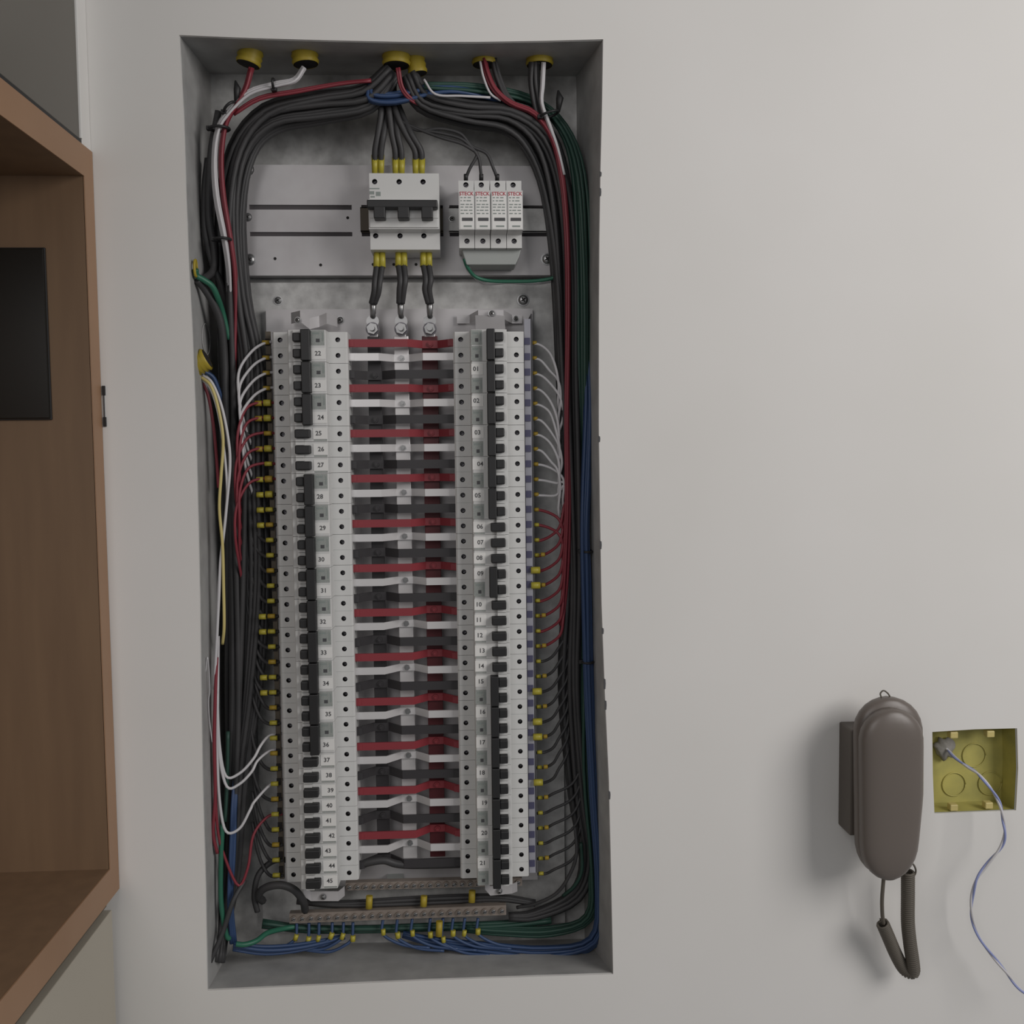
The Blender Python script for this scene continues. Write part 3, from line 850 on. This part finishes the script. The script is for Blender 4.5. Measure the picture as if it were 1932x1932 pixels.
bundle([(474, 128, .035, 4, .004), (462, 170, .032, 4, .004), (440, 205, .03, 4, .004), (424, 240, .032, 3, .004), (417, 300, .034, 3, .004), (421, 370, .036, 3, .004), (434, 450, .04, 3, .004), (443, 520, .05, 3, .004), (444, 600, .06, 3, .004), (440, 700, .066, 4, .004)],
       4, .0018, 'cable_red', 'red wire curving from the leftmost conduit down the left side', 'red wires upper left', 'wire', seed=8, cat='wire')
bundle([(700, 152, .04, 3, .003), (640, 158, .045, 3, .004), (560, 172, .04, 4, .004), (490, 185, .036, 4, .004), (440, 215, .036, 3, .003)], 3, .0018, 'cable_red', 'red wire across the top of the left arch of cables', 'red wires across the arch', 'wire', seed=12, cat='wire')
bundle([(750, 128, .03, 3, .003), (757, 165, .034, 3, .003), (775, 188, .04, 3, .003), (800, 200, .05, 3, .003)], 2, .0018, 'cable_red', 'short red wire below the middle conduit', 'red wires at the middle conduit', 'wire', seed=13, cat='wire')
bundle([(912, 110, .05, 6, .005), (920, 140, .048, 6, .005), (935, 170, .048, 6, .005), (965, 195, .05, 5, .005), (1010, 215, .052, 5, .004), (1043, 262, .05, 4, .004), (1061, 340, .05, 4, .004), (1070, 450, .05, 4, .004), (1072, 600, .052, 4, .004), (1070, 800, .056, 4, .004), (1072, 950, .058, 6, .004), (1068, 1080, .062, 7, .004), (1060, 1180, .07, 4, .004)],
       5, .0018, 'cable_red', 'dark red wire from the right conduits down the right bundle', 'red wires of the right bundle', 'wire', seed=14, cat='wire')
bundle([(930, 112, .055, 5, .004), (940, 150, .055, 5, .004), (960, 190, .055, 5, .004), (1000, 225, .06, 5, .004)], 4, .0026, 'cable_black', 'black cable dropping from the yellow conduit beside red wires', 'black cables at the right conduit', seed=15)
bundle([(1008, 118, .05, 9, .004), (1008, 160, .05, 9, .004), (1018, 210, .055, 9, .004), (1040, 270, .06, 7, .004)], 7, .0026, 'cable_black', 'black cable dropping from the rightmost conduit', 'black cables at the rightmost conduit', seed=16)
bundle([(1025, 118, .044, 3, .003), (1023, 160, .044, 3, .003), (1022, 195, .046, 2, .003), (1036, 235, .046, 2, .002), (1052, 280, .046, 1, .002), (1064, 330, .048, 1, .002)], 3, .0014, 'cable_white', 'white wire dropping from the rightmost conduit', 'white wires at the rightmost conduit', 'wire', seed=17, cat='wire')
wire('wire', [(800, 150, .036), (822, 178, .036), (870, 181, .036), (925, 184, .04)], .0014, 'cable_white', 'thin white wire lying along the top of the right arch of cables')
wire('wire', [(906, 116, .044), (912, 145, .044), (925, 176, .046), (945, 190, .05)], .0014, 'cable_white', 'thin white wire beside the red ones below the right conduits')

# ties


def tie(px, py, hw, y, ang, label, tail=False):
    c = P(px, py, y); b = B(); s = 1 / 1620.
    ax = Vector((math.cos(ang), 0, math.sin(ang))); pts = [c + ax * hw * s * math.cos(t) + Vector((0, .010 * math.sin(t), 0)) for t in [2 * PI * k / 18 for k in range(19)]]
    b.tube(pts, .0016, 'black', 6, False)
    e = c - ax * hw * s; b.box(e.x - .003, e.x + .003, e.y - .004, e.y + .003, e.z - .002, e.z + .0025, 'black', .0006)
    if tail: b.tube([c + ax * hw * s, c + ax * hw * s + Vector((.002, 0, .015)), c + ax * hw * s + Vector((.0, 0, .024))], .0018, 'black', 6, True, [.0022, .0045, .001])
    tag(b.build('cable_tie'), label, 'cable tie', 'black cable ties')


tie(414, 243, 18, .032, 0, 'black cable tie around the white wires near the upper left corner')
tie(517, 160, 9, .03, PI / 2, 'black cable tie on the white wires below the second conduit')
tie(434, 203, 14, .03, .7, 'black cable tie where the red and white wires meet', True)
tie(420, 452, 15, .036, 0, 'black cable tie on the white wires beside the upper plate')
tie(1036, 216, 18, .045, .3, 'black cable tie with upright tail near the upper right corner', True)
tie(1108, 1248, 12, .05, 0, 'black cable tie around the blue cables on the right')
tie(1107, 1040, 12, .048, 0, 'black cable tie around the blue cables, higher on the right')

# ================================================================== WIRES INTO THE BREAKERS
rnd = random.Random(21)


def ring(px, py, y, r, ln, m, name, parent, dirx=1, dz=0):
    a = P(px, py, y); b = B().cyl(a, a + Vector((ln * dirx, 0, dz)), r, m, 10); b.build(name, parent)


for i in range(36):
    py = 641 + 28.74 * i + 4; sx_ = 518 + .55 * i
    num, pole = who('left', i)
    if i < 4: m, cn = 'cable_white', 'white'
    elif i < 10: m, cn = 'cable_red', 'red'
    elif i in (26, 27, 29): m, cn = 'cable_white', 'white'
    elif i == 31: m, cn = 'cable_red', 'red'
    else: m, cn = 'cable_black', 'black'
    root = thing('breaker_wire', P(sx_, py, .07), '%s wire entering the left breaker column, %s wire from the top' % (cn, nth(i + 1)), 'wire', '%s wires into the left breaker column' % cn)
    r = .0017 if cn != 'black' else .0021
    e = (sx_ - 2, py, .066)
    if i < 4:
        path = [e, (sx_ - 18, py + 2, .061), (sx_ - 42, py + 17, .056), (452 + i, py + 52, .052), (450 + 2 * i, py + 95, .052), (460 + i, py + 150, .06), (478, py + 205, .075)]
    elif cn == 'red' and i < 10:
        path = [e, (sx_ - 25, py - 1, .060), (sx_ - 55, py + 10, .054), (446 + (i % 3) * 3, py + 55, .05), (444 + (i % 3) * 4, py + 110, .052), (452, py + 165, .064), (460, py + 210, .08)]
    elif i in (26, 27, 29):
        k = (26, 27, 29).index(i); bx = (430, 432, 430)[k]; bot = (1464, 1484, 1568)[k]
        path = [(sx_, py - 8, .072), (sx_ - 24, py + (-4 if k < 2 else 2), .064), (492 - k * 6, py + (14 if k < 2 else 34), .052), (478 - 3 * k, py + (bot - py) * .55, .044), (452, bot - 5, .04), (bx - 4, bot, .038), (414, bot - 60, .036), (410, bot - 150, .036), (411, 1300, .036), (412, 1200, .04)]
    elif i == 31:
        path = [e, (505, py + 5, .066), (478, py + 40, .055), (468, py + 100, .048), (450, py + 135, .044), (425, 1660 - 40, .04), (410, 1560, .036), (406, 1450, .036), (406, 1330, .038), (412, 1200, .04)]
    else:
        q = rnd.uniform(-4, 4); dn = -1 if i < 22 else -1.4
        path = [e, (sx_ - 22, py + 3, .066), (sx_ - 38 + q, py - 10, .074), (sx_ - 52 + q, py - 45, .076), (sx_ - 62 + q, py - 100, .08)]
    wire('insulation', path, r, m, '', parent=root, step=5)
    if i > 3:
        ring(sx_ - 9, py, .060, .0040 if i in (4, 5, 7, 9, 10) else .0028, -.0085, 'yellow' if i % 3 else 'amber', 'sleeve', root)
        if i in (4, 5, 7, 9, 10, 11, 12, 18, 19, 22, 23): ring(sx_ - 26, py + 1, .060, .0033, -.008, 'amber' if i < 9 else 'yellow', 'number_ring', root)
    else:
        ring(sx_ - 10, py + 1, .062, .0026, -.008, 'amber', 'sleeve', root)

for i in range(36):
    py = 640 + 28.6 * i + 8; sx_ = 1001 + .38 * i
    num, pole = who('right', i)
    if i < 11: m, cn = 'cable_white', 'white'
    elif i < 21: m, cn = 'cable_red', 'red'
    else: m, cn = 'cable_black', 'black'
    own = 'the unnumbered breaker' if not num else 'breaker ' + num
    root = thing('breaker_wire', P(sx_, py, .07), '%s wire entering the right breaker column, %s wire from the top' % (cn, nth(i + 1)), 'wire', '%s wires into the right breaker column' % cn)
    e = (sx_, py, .075); jx, jy = rnd.uniform(-5, 4), rnd.uniform(-9, 9)
    if i < 8:
        path = [e, (sx_ + 18, py + 3, .072), (sx_ + 36, py + 18 + (i % 2) * 5, .066), (sx_ + 52 + jx, py + 48 + jy, .06), (1057 + (i % 3) * 2 + jx * .6, py + 82 + jy, .06), (1054, py + 120, .066), (1068, py + 170, .085)]
    elif i < 11:
        path = [e, (sx_ + 20, py + 1, .072), (sx_ + 45, py + (10 - i) * 6, .064), (1064, 912 + (i - 9) * 4, .06), (1062, 950, .066), (1072, 990, .085)]
    elif cn == 'red':
        dq = 18 if i < 13 else -26
        path = [e, (sx_ + 14, py, .074), (sx_ + 34, py + dq * .35, .068), (sx_ + 50, py + dq, .062), (1064, py + dq * 2.4, .064), (1072, py + dq * 4, .08)]
    else:
        bx = {True: 1066, False: 1090}[i < 30]
        path = [e, (sx_ + 16, py - 1, .076), (sx_ + 32, py - 9, .07), (bx - 12, py - 26, .068), (bx + 4, py - 55, .072), (bx + 8, py - 95, .08)]
    wire('insulation', path, .0016 if cn == 'white' else .0018, m, '', parent=root, step=5)
    big = i in (15, 16, 23, 25, 26, 29)
    ring(sx_ - 5 if big else sx_ + 2, py - 1, .064 if big else .074, .0042 if big else .0024, .011 if big else .006, 'yellow' if big or i > 11 else 'amber', 'sleeve', root)
    if i > 13 and i % 2 == 0: ring(sx_ + 14, py - 2, .068, .0026, .005, 'amber', 'number_ring', root)

# long wires hanging at the left
LW = [([(380, 712, .035), (398, 728, .03), (412, 770, .03), (421, 830, .03), (417, 900, .03), (414, 960, .03), (420, 1030, .032), (422, 1110, .034), (423, 1180, .036), (420, 1215, .045)], .0018, 'cable_cream', 'yellow wire hanging from the yellow side conduit on the left'),
      ([(382, 708, .037), (400, 722, .033), (418, 766, .033), (431, 830, .033), (434, 880, .034), (428, 950, .034), (423, 1000, .034), (416, 1060, .034), (413, 1130, .034), (408, 1230, .034), (404, 1300, .036)], .0017, 'cable_white', 'white wire hanging beside the yellow one on the left, outermost'),
      ([(380, 715, .038), (398, 735, .035), (414, 790, .034), (426, 880, .034), (428, 950, .036), (420, 1030, .038), (413, 1100, .038), (409, 1200, .038)], .0015, 'cable_white', 'second white wire hanging beside the yellow one on the left'),
      ([(376, 712, .04), (392, 745, .045), (402, 800, .045), (408, 860, .045), (412, 920, .05)], .0018, 'cable_red', 'red wire behind the yellow wire on the left wall'),
      ([(384, 700, .05), (402, 712, .055), (412, 735, .06), (425, 770, .07)], .0026, 'cable_blue', 'short blue wire emerging from the yellow side conduit'),
      ([(409, 1240, .036), (406, 1320, .034), (404, 1400, .034), (406, 1500, .034), (402, 1570, .034), (410, 1610, .036)], .0021, 'cable_red', 'red wire hanging down the lower left wall'),
      ([(369, 508, .012), (371, 520, .016), (384, 528, .02), (400, 540, .026), (410, 560, .034), (420, 590, .05), (432, 640, .06)], .0034, 'cable_green', 'green earth cable coming through the left wall'),
      ([(372, 528, .02), (386, 545, .03), (404, 575, .04), (418, 615, .05), (424, 680, .06), (426, 760, .065), (430, 850, .07)], .0045, 'cable_black', 'thick black cable bowing out from the left wall'),
      ([(392, 300, .06), (386, 360, .055), (388, 440, .055), (402, 500, .06), (418, 540, .065), (430, 600, .07)], .0040, 'cable_black', 'black cable running behind the white wires near the left wall, first'),
      ([(412, 210, .05), (398, 290, .05), (394, 400, .05), (404, 470, .055), (402, 510, .055), (380, 530, .03)], .0042, 'cable_black', 'black cable curving back to the left wall above the green cable'),
      ([(420, 1555, .04), (417, 1620, .038), (417, 1700, .036), (426, 1760, .036), (433, 1772, .038)], .0030, 'cable_green', 'green cable hanging in the lower left corner'),
      ([(445, 1781, .03), (462, 1782, .032), (484, 1775, .04), (505, 1760, .055), (535, 1752, .075), (560, 1748, .085)], .0032, 'cable_green', 'green cable curving up to the earth bar'),
      ([(430, 1380, .06), (428, 1480, .055), (424, 1550, .05)], .0024, 'cable_dgreen', 'dark green cable in the lower left bundle'),
      ([(496, 1700, .07), (488, 1690, .06), (500, 1675, .05), (530, 1670, .045), (556, 1680, .045), (572, 1700, .055), (576, 1718, .07)], .0048, 'cable_black', 'thick black cable arching below the left breaker column'),
      ([(486, 1720, .07), (480, 1690, .07), (488, 1650, .075), (515, 1625, .085), (545, 1622, .09)], .0036, 'cable_black', 'black cable rising behind the thick arch at lower left'),
      ([(677, 1632, .066), (700, 1626, .062), (725, 1623, .062), (750, 1630, .064), (790, 1632, .066), (868, 1630, .07)], .0048, 'cable_black', 'thick black cable crossing under the lowest cross bar'),
      ([(1085, 1560, .06), (1088, 1610, .055), (1075, 1650, .055), (1050, 1685, .06), (1010, 1705, .07), (975, 1712, .08)], .0022, 'cable_black', 'black wire looping back along the lower right of the box'),
      ([(1096, 1590, .066), (1098, 1640, .066), (1085, 1670, .07), (1062, 1690, .08)], .0022, 'cable_dgreen', 'dark green wire looping at the lower right of the box'),
      ([(396, 1815, .02), (420, 1760, .03), (440, 1700, .036), (462, 1660, .05)], .0030, 'cable_black', 'black cable running diagonally into the lower left corner'),
      ([(388, 1268, .02), (392, 1240, .022), (396, 1300, .024), (393, 1330, .026), (400, 1400, .03)], .0006, 'cable_white', 'thin pale thread against the lower left wall')]
for pth, r_, m_, lab in LW: wire('wire' if r_ < .0025 else 'cable', pth, r_, m_, lab, 'wire' if r_ < .0025 else 'cable', step=7)

# yellow tubes through the left wall


def side_conduit(px, py, y, r, ln, label):
    c = P(px, py, y); b = B(); pts = []; rr = []
    for k in range(9): pts.append(c + Vector((ln * (k / 8 - .6), 0, .001 * k))); rr.append(r * (1 if k % 2 else .86))
    b.tube(pts, r, 'conduit', 18, False, rr); b.tube([pts[-1], pts[4]], r * .75, 'hole', 14)
    tag(b.build('conduit'), label, 'conduit')


side_conduit(381, 690, .03, .0135, .016, 'yellow conduit end through the left wall beside the breaker column')
b = B(); c = P(369, 506, .012)
b.tube([c + Vector((0, .005 * math.cos(t), .009 * math.sin(t))) for t in [2 * PI * k / 16 for k in range(17)]], .0016, 'conduit', 6)
tag(b.build('conduit'), 'small yellow conduit rim where the green cable enters the left wall', 'conduit')

# ================================================================== TERMINAL BARS AT THE BOTTOM


def terminal_bar(xa_px, ya_, xb_px, yb_, y, n, hgt, m, label):
    A, C = P(xa_px, ya_, y), P(xb_px, yb_, y)
    r = thing('terminal_bar', (A + C) / 2, label, 'terminal bar')
    b = B(); h = Vector((0, 0, hgt / 2)); t = Vector((0, .009, 0))
    b.add([A + h, C + h, C - h, A - h, A + h + t, C + h + t, C - h + t, A - h + t], [(0, 1, 2, 3), (4, 7, 6, 5), (0, 4, 5, 1), (3, 2, 6, 7), (0, 3, 7, 4), (1, 5, 6, 2)], m)
    b.build('bar', r)
    b = B().box(A.x + .05, A.x + .07, A.y + .009, YD, A.z - .004, A.z + .004, 'plastic_dim')
    b.box(C.x - .07, C.x - .05, C.y + .009, YD, C.z - .004, C.z + .004, 'plastic_dim'); b.build('spacer', r)
    first = None
    for i in range(n):
        c = A.lerp(C, (i + .5) / n)
        if first is None:
            b = B(); b.cyl(c + Vector((0, .0005, 0)), c + Vector((0, -.003, 0)), .0036, 'steel' if 0 else m, 12); b.cyl(c + Vector((0, -.003, 0)), c + Vector((0, -.0038, 0)), .0028, 'steel', 12, .002)
            d = Vector((.0026, 0, .0012)); q = c + Vector((0, -.0039, 0)); b.cyl(q - d, q + d, .0004, 'hole', 4)
            first = b.build('screw', r); c0 = c.copy()
        else:
            s = first.copy(); COL.objects.link(s); s.parent = r; s.location = first.location + (c - c0)
    return r


terminal_bar(652, 1673, 985, 1664, .080, 22, .0095, 'brass', 'upper dull screw terminal bar under the breaker columns')
terminal_bar(546, 1733, 955, 1717, .076, 25, .0125, 'brass', 'lower brownish screw terminal bar near the bottom of the box')
YF = [(558, 1768, .2), (581, 1772, 0), (600, 1770, .1), (625, 1765, .3), (646, 1766, .2), (664, 1770, -.2), (721, 1758, -.3), (748, 1764, -.4), (776, 1760, -.35), (810, 1763, -.3), (834, 1772, -.4), (853, 1760, -.2), (875, 1760, 0), (900, 1757, -.2)]
for i, (px, py, ln) in enumerate(YF):
    side = 'left' if px < 700 else 'right'
    k = i if px < 700 else i - 6
    wd = ['leftmost', 'second', 'third', 'fourth', 'fifth', 'sixth', 'seventh', 'last'][k]
    root = thing('neutral_wire', P(px, py, .075), 'blue wire with a yellow ring under the lower terminal bar, %s of the %s row' % (wd, side), 'wire', 'neutral wires under the terminal bar')
    sg = -1 if side == 'left' else 1
    wire('insulation', [(px + 2, 1740 if side == 'left' else 1732, .082), (px, py, .077), (px + sg * 14, py + 14, .074), (px + sg * 45, py + 26, .074), (px + sg * 90, py + 30 if side == 'right' else py + 22, .074)], .0019, 'cable_blue', '', parent=root)
    a = P(px + 2, py - 5, .076); c = P(px - ln * 8, py + 6, .075)
    B().cyl(a, c, .0032 if i % 2 else .0028, 'yellow', 10).build('number_ring', root)
for i, (px, pa, pb, dsc) in enumerate(((697, 1690, 1714, 'leftmost between the terminal bars'), (800, 1690, 1710, 'middle one between the terminal bars'), (891, 1680, 1702, 'rightmost between the terminal bars'), (829, 1738, 1766, 'below the lower terminal bar'))):
    b = B().cyl(P(px, pa, .074), P(px - 1, pb, .072), .0042, 'conduit', 12)
    root = b.build('cable_sleeve'); tag(root, 'yellow sleeve on a black cable, ' + dsc, 'cable sleeve', 'yellow sleeves at the terminal bars')
bundle([(560, 1700, .088, 3, .003), (640, 1706, .086, 5, .004), (740, 1702, .086, 7, .006), (840, 1697, .086, 7, .006), (940, 1694, .086, 5, .005), (1010, 1704, .084, 4, .004)], 6, .0028, 'cable_black', 'black cable lying between the two terminal bars', 'black cables between the terminal bars', seed=31)
bundle([(495, 1742, .08, 8, .006), (580, 1752, .09, 7, .006), (700, 1752, .092, 7, .006), (820, 1748, .092, 7, .006), (940, 1745, .09, 7, .006), (1040, 1735, .086, 6, .006)], 6, .0028, 'cable_dgreen', 'dark green cable lying under the lower terminal bar', 'green cables under the terminal bar', seed=33)

# ================================================================== CABINETS ON THE LEFT
EP = .027
zb_top, zb_mid = P(167, 273, -EP).z, P(165, 332, -EP).z
zc_top, zc_mid = P(198, 1640, -EP).z, P(204, 1696, -EP).z
DX = .36; YN = -.86
sh = thing('open_cabinet', (XC, -.4, zc_mid), 'open oak veneer cabinet niche at the left edge, against the wall', 'cabinet')
B().box(XC - DX, XC, -EP, -.0005, zc_mid, zb_top, 'wood').build('end_panel', sh)
B().box(XC - .0005, XC + .0012, -EP, -.0008, zc_mid, zb_top, 'wood_edge').build('end_edge', sh)
B().box(XC - DX, XC - .0003, YN, -EP, zb_mid, zb_top, 'wood').build('top_board', sh)
B().box(XC - .0005, XC + .0012, YN, -EP, zb_mid, zb_top, 'wood_edge').build('top_edge', sh)
B().box(XC - DX, XC - .0003, YN, -EP, zc_mid, zc_top, 'wood').build('bottom_board', sh)
B().box(XC - .0005, XC + .0012, YN, -EP, zc_mid, zc_top, 'wood_edge').build('bottom_edge', sh)
B().box(XC - DX - .012, XC - DX, YN, -.0005, zc_mid, zb_top, 'wood').build('back_panel', sh)
zs0, zs1 = P(90, 790, -EP).z, P(85, 470, -EP).z
r = thing('black_panel', (X(60, -EP, 630), -EP, zs0), 'glossy black rectangular panel on the inner side of the oak cabinet', 'panel')
xs1 = X(91, -EP, 630)
B().box(XC - DX + .01, xs1, -EP - .005, -EP - .0002, zs0, zs1, 'screen', .001).build('screen', r)
B().box(XC - DX + .008, xs1 + .0012, -EP - .003, -EP - .0001, zs0 - .0012, zs1 + .0012, 'black', .0006).build('frame', r)

ua = thing('upper_cabinet', (XC, -.4, zb_top), 'upper cabinet with smooth grey door above the oak niche', 'cabinet')
B().box(XC - DX, XC - .021, YN, -.028, zb_top + .004, 2.35, 'door').build('body', ua)
B().box(XC - .020, XC - .001, YN, -.030, zb_top + .005, 2.35, 'door', .001).build('door', ua)
B().box(XC - .019, XC + .0006, -.0305, -.0265, zb_top + .006, 2.35, 'tag').build('edge_trim', ua)  # metal trim in a pale matt colour that paints its glint
B().box(XC - .03, XC - .0006, YN, -.027, zb_top + .0005, zb_top + .005, 'black').build('shadow_gap_strip', ua)  # black strip added in the gap below the door as its shade
B().box(XC - .001, XC + .007, P(12, 100, -.25).y - .06, -.232, P(5, 128, -.25).z, P(5, 66, -.25).z, 'black', .001).build('handle', ua)
B().box(XC - DX, XC - .0005, -.0262, -.0005, zb_top, 2.35, 'plaster').build('filler_strip', ua)

la_ = thing('lower_cabinet', (XC, -.4, .1), 'lower cabinet with pale drawer front below the oak niche', 'cabinet')
zg = P(203, 1728, -EP).z
B().box(XC - DX, XC - .022, YN, -.004, .1, zc_mid - .0005, 'groove').build('body', la_)
B().box(XC - .021, XC - .004, YN, -.012, .1, zg, 'drawer', .001).build('drawer_front', la_)
B().box(XC - .021, XC - .010, YN, -.012, zg + .004, zc_mid - .001, 'groove').build('grip_profile', la_)
b = B()
for py in (736, 795): b.box(X(193, -.002, 760), X(199, -.002, 760), -.0022, -.0003, Z(py + 10, 0, 196), Z(py - 8, 0, 196), 'black', .0004)
b.box(X(194.5, -.002, 760), X(196.5, -.002, 760), -.0014, -.0003, Z(800, 0, 196), Z(735, 0, 196), 'ink')
tag(b.build('hinge_plate'), 'small dark hinge plate on the wall beside the oak cabinet', 'hinge')

# ================================================================== INTERPHONE
PC = P(1640, 1480, 0)
ph = thing('wall_intercom', P(1640, 1480, 0), 'brown grey wall intercom handset hanging left of the yellow box', 'intercom')
bx0, bx1 = X(1589, -.012, 1460), X(1695, -.012, 1460)
bz0, bz1 = Z(1562, -.012, 1600), Z(1366, -.012, 1600)
B().box(bx0, bx1, -.036, -.0003, bz0, bz1, 'phone_dark', .002).build('wall_base', ph)


def loft(sections, m, n=32, power=2.6):
    """sections of (z, x centre, half width, y back, y front)"""
    b = B(); loops = []
    for (z, xc, hw, yb_, yf_) in sections:
        l = []
        for k in range(n):
            t = 2 * PI * k / n; c_, s_ = math.cos(t), math.sin(t)
            cx = math.copysign(abs(c_) ** (2 / power), c_); sy = math.copysign(abs(s_) ** (2 / power), s_)
            yy = (yb_ + yf_) / 2 - sy * (yb_ - yf_) / 2
            l.append(Vector((xc + cx * hw, yy, z)))
        loops.append(l)
    vs_ = [v for l in loops for v in l]; fs = []
    for i in range(len(loops) - 1):
        for k in range(n): fs.append((i * n + k, i * n + (k + 1) % n, (i + 1) * n + (k + 1) % n, (i + 1) * n + k))
    fs.append(list(range(n))[::-1]); fs.append([(len(loops) - 1) * n + k for k in range(n)])
    b.add(vs_, fs, m, True); return b


def phone_sections(ztop, zbot, edge, yb_, yf_, inset, n=22, round_t=1.0):
    out = []
    for i in range(n + 1):
        t = i / n; s = .5 - .5 * math.cos(PI * t)
        z = ztop + (zbot - ztop) * s
        xa_, xb_ = edge(s)
        # end rounding
        f = min(1.0, max(0, 1 - max(0, 1 - s / .20) ** 2.2) ** .5 if s < .20 else (max(0, 1 - max(0, 1 - (1 - s) / .22) ** 2.3) ** .48 if s > .78 else 1))
        f = max(f, .03); hw = (xb_ - xa_) / 2 * f - inset * f
        ym = (yb_ + yf_) / 2; hd = (yb_ - yf_) / 2 * (.35 + .65 * f)
        out.append((z, (xa_ + xb_) / 2, hw, ym + hd, ym - hd))
    return out


yh = -.050


def edge(s):
    a = 1612 + 4 * s; c = 1742 - 2 * s - (14 * max(0, s - .55) / .45)
    py = 1318 + s * 334
    return X(a, yh, py), X(c, yh, py)


zt_, zb_ = Z(1316, yh, 1675), Z(1652, yh, 1675)
loft(phone_sections(zt_, zb_, edge, -.034, -.060, 0), 'phone').build('handset_back', ph)


def edge2(s):
    a, c = edge(min(1, s * .92 + .07)); return a - .004, c - .0045


loft(phone_sections(Z(1338, -.068, 1675), zb_ + .003, edge2, -.050, -.078, .003), 'phone').build('handset_front', ph)
wire('hanging_loop', [(1664, 1318, -.045), (1661, 1309, -.045), (1667, 1303, -.045), (1675, 1308, -.045), (1680, 1316, -.045)], .0009, 'cord', '', parent=ph)
wire('straight_cord', [(1668, 1648, -.050), (1666, 1670, -.048), (1664, 1700, -.045), (1665, 1728, -.04), (1668, 1745, -.038)], .0022, 'cord', '', parent=ph)
wire('cord_tail', [(1712, 1632, -.045), (1722, 1630, -.045), (1728, 1642, -.045), (1724, 1652, -.044), (1713, 1650, -.042)], .0011, 'cord', '', parent=ph)


def coil(path, R_, r_, turns, name, m='cord'):
    c = spline([P(*p) for p in path], 14)
    L = [0]
    for a, d in zip(c, c[1:]): L.append(L[-1] + (d - a).length)
    N = turns * 10; pts = []; j = 0; up = Vector((0, 1, 0))
    for i in range(N + 1):
        s = L[-1] * i / N
        while j < len(L) - 2 and L[j + 1] < s: j += 1
        t = (s - L[j]) / max(1e-9, L[j + 1] - L[j]); p = c[j].lerp(c[j + 1], t); d = (c[j + 1] - c[j]).normalized()
        u = (up - up.dot(d) * d).normalized(); v = d.cross(u); a = 2 * PI * i / 10
        pts.append(p + u * R_ * math.cos(a) + v * R_ * math.sin(a))
    B().tube(pts, r_, m, 6).build(name, ph)


coil([(1713, 1645, -.042), (1713, 1690, -.040), (1713, 1740, -.038), (1717, 1780, -.036), (1722, 1815, -.034), (1722, 1834, -.030), (1706, 1828, -.026), (1690, 1800, -.028), (1675, 1765, -.034), (1665, 1742, -.038)], .0063, .0016, 88, 'coiled_cord')

# ================================================================== YELLOW WALL BOX
jb = thing('junction_box', P(1840, 1532, .01), 'open yellow plastic junction box set in the wall at right', 'junction box')
d = .032
bb = B()
ins = [P(x, y, 0) + Vector((0, .004, 0)) for x, y in jcut]
cj = sum(ins, Vector()) / len(ins)
bk = [cj + (p - cj) * .985 + Vector((0, d - .004, 0)) for p in ins]
bb.strip(ins, bk, 'olive'); bb.build('side_wall', jb)
xs_ = [p.x for p in bk]; zs_ = [p.z for p in bk]
B().box(min(xs_) - .003, max(xs_) + .003, d, d + .0015, min(zs_) - .003, max(zs_) + .003, 'olive').build('back', jb)
for px, py in ((1800, 1387), (1869, 1385), (1800, 1524), (1866, 1520)):
    a = P(px, py, .004); up_ = -1 if py < 1450 else 1
    b = B().box(a.x - .0048, a.x + .0048, .003, .012, a.z - .004, a.z + .004, 'cable_cream', .0012)
    b.build('screw_lug', jb)
c = P(1840, 1420, d - .0012)
for rr, cc in ((.0145, P(1838, 1425, d - .001)), (.0145, P(1800, 1480, d - .001)), (.0145, P(1868, 1478, d - .001))):
    B().tube([cc + Vector((rr * math.cos(t), 0, rr * math.sin(t))) for t in [2 * PI * k / 24 for k in range(25)]], .0007, 'olive', 5).build('knockout_ring', jb)
bm = bmesh.new(); bmesh.ops.create_icosphere(bm, subdivisions=3, radius=1)
rn = random.Random(5); cc = P(1781, 1412, d - .004)
for v in bm.verts:
    k = 1 + .18 * math.sin(v.co.x * 7 + v.co.z * 5) + rn.uniform(-.05, .05)
    v.co = Vector((cc.x + v.co.x * .0125 * k, cc.y + v.co.y * .006 * k, cc.z + v.co.z * .0135 * k))
b = B(); b.frombm(bm, 'mortar', True); tag(b.build('mortar_lump'), 'lump of grey mortar in the upper left of the yellow junction box', 'mortar')
r = thing('telephone_wire', P(1790, 1420, .02), 'white and pale blue wire hanging out of the yellow junction box', 'wire')
wp = [(1780, 1408, .026), (1792, 1418, .018), (1806, 1432, .004), (1826, 1448, -.010), (1848, 1462, -.022), (1868, 1485, -.030), (1884, 1515, -.036), (1894, 1545, -.040), (1896, 1568, -.041), (1886, 1600, -.040),
      (1862, 1634, -.038), (1841, 1662, -.036), (1832, 1696, -.034), (1836, 1735, -.034), (1852, 1775, -.036), (1878, 1812, -.040), (1905, 1842, -.044), (1925, 1866, -.048), (1950, 1885, -.05)]
wire('white_conductor', wp, .0014, 'cable_white', '', parent=r)
pts = spline([P(*p) for p in wp], 6); tw = []
for i, p in enumerate(pts):
    a = i * .35; tw.append(p + Vector((.0019 * math.cos(a), .0019 * math.sin(a), .0006 * math.sin(a))))
B().tube(tw, .0014, 'lamp_blue', 7).build('blue_conductor', r)
for cch in r.children:
    if cch.name.startswith('blue'): cch['label'] = 'pale blue conductor'
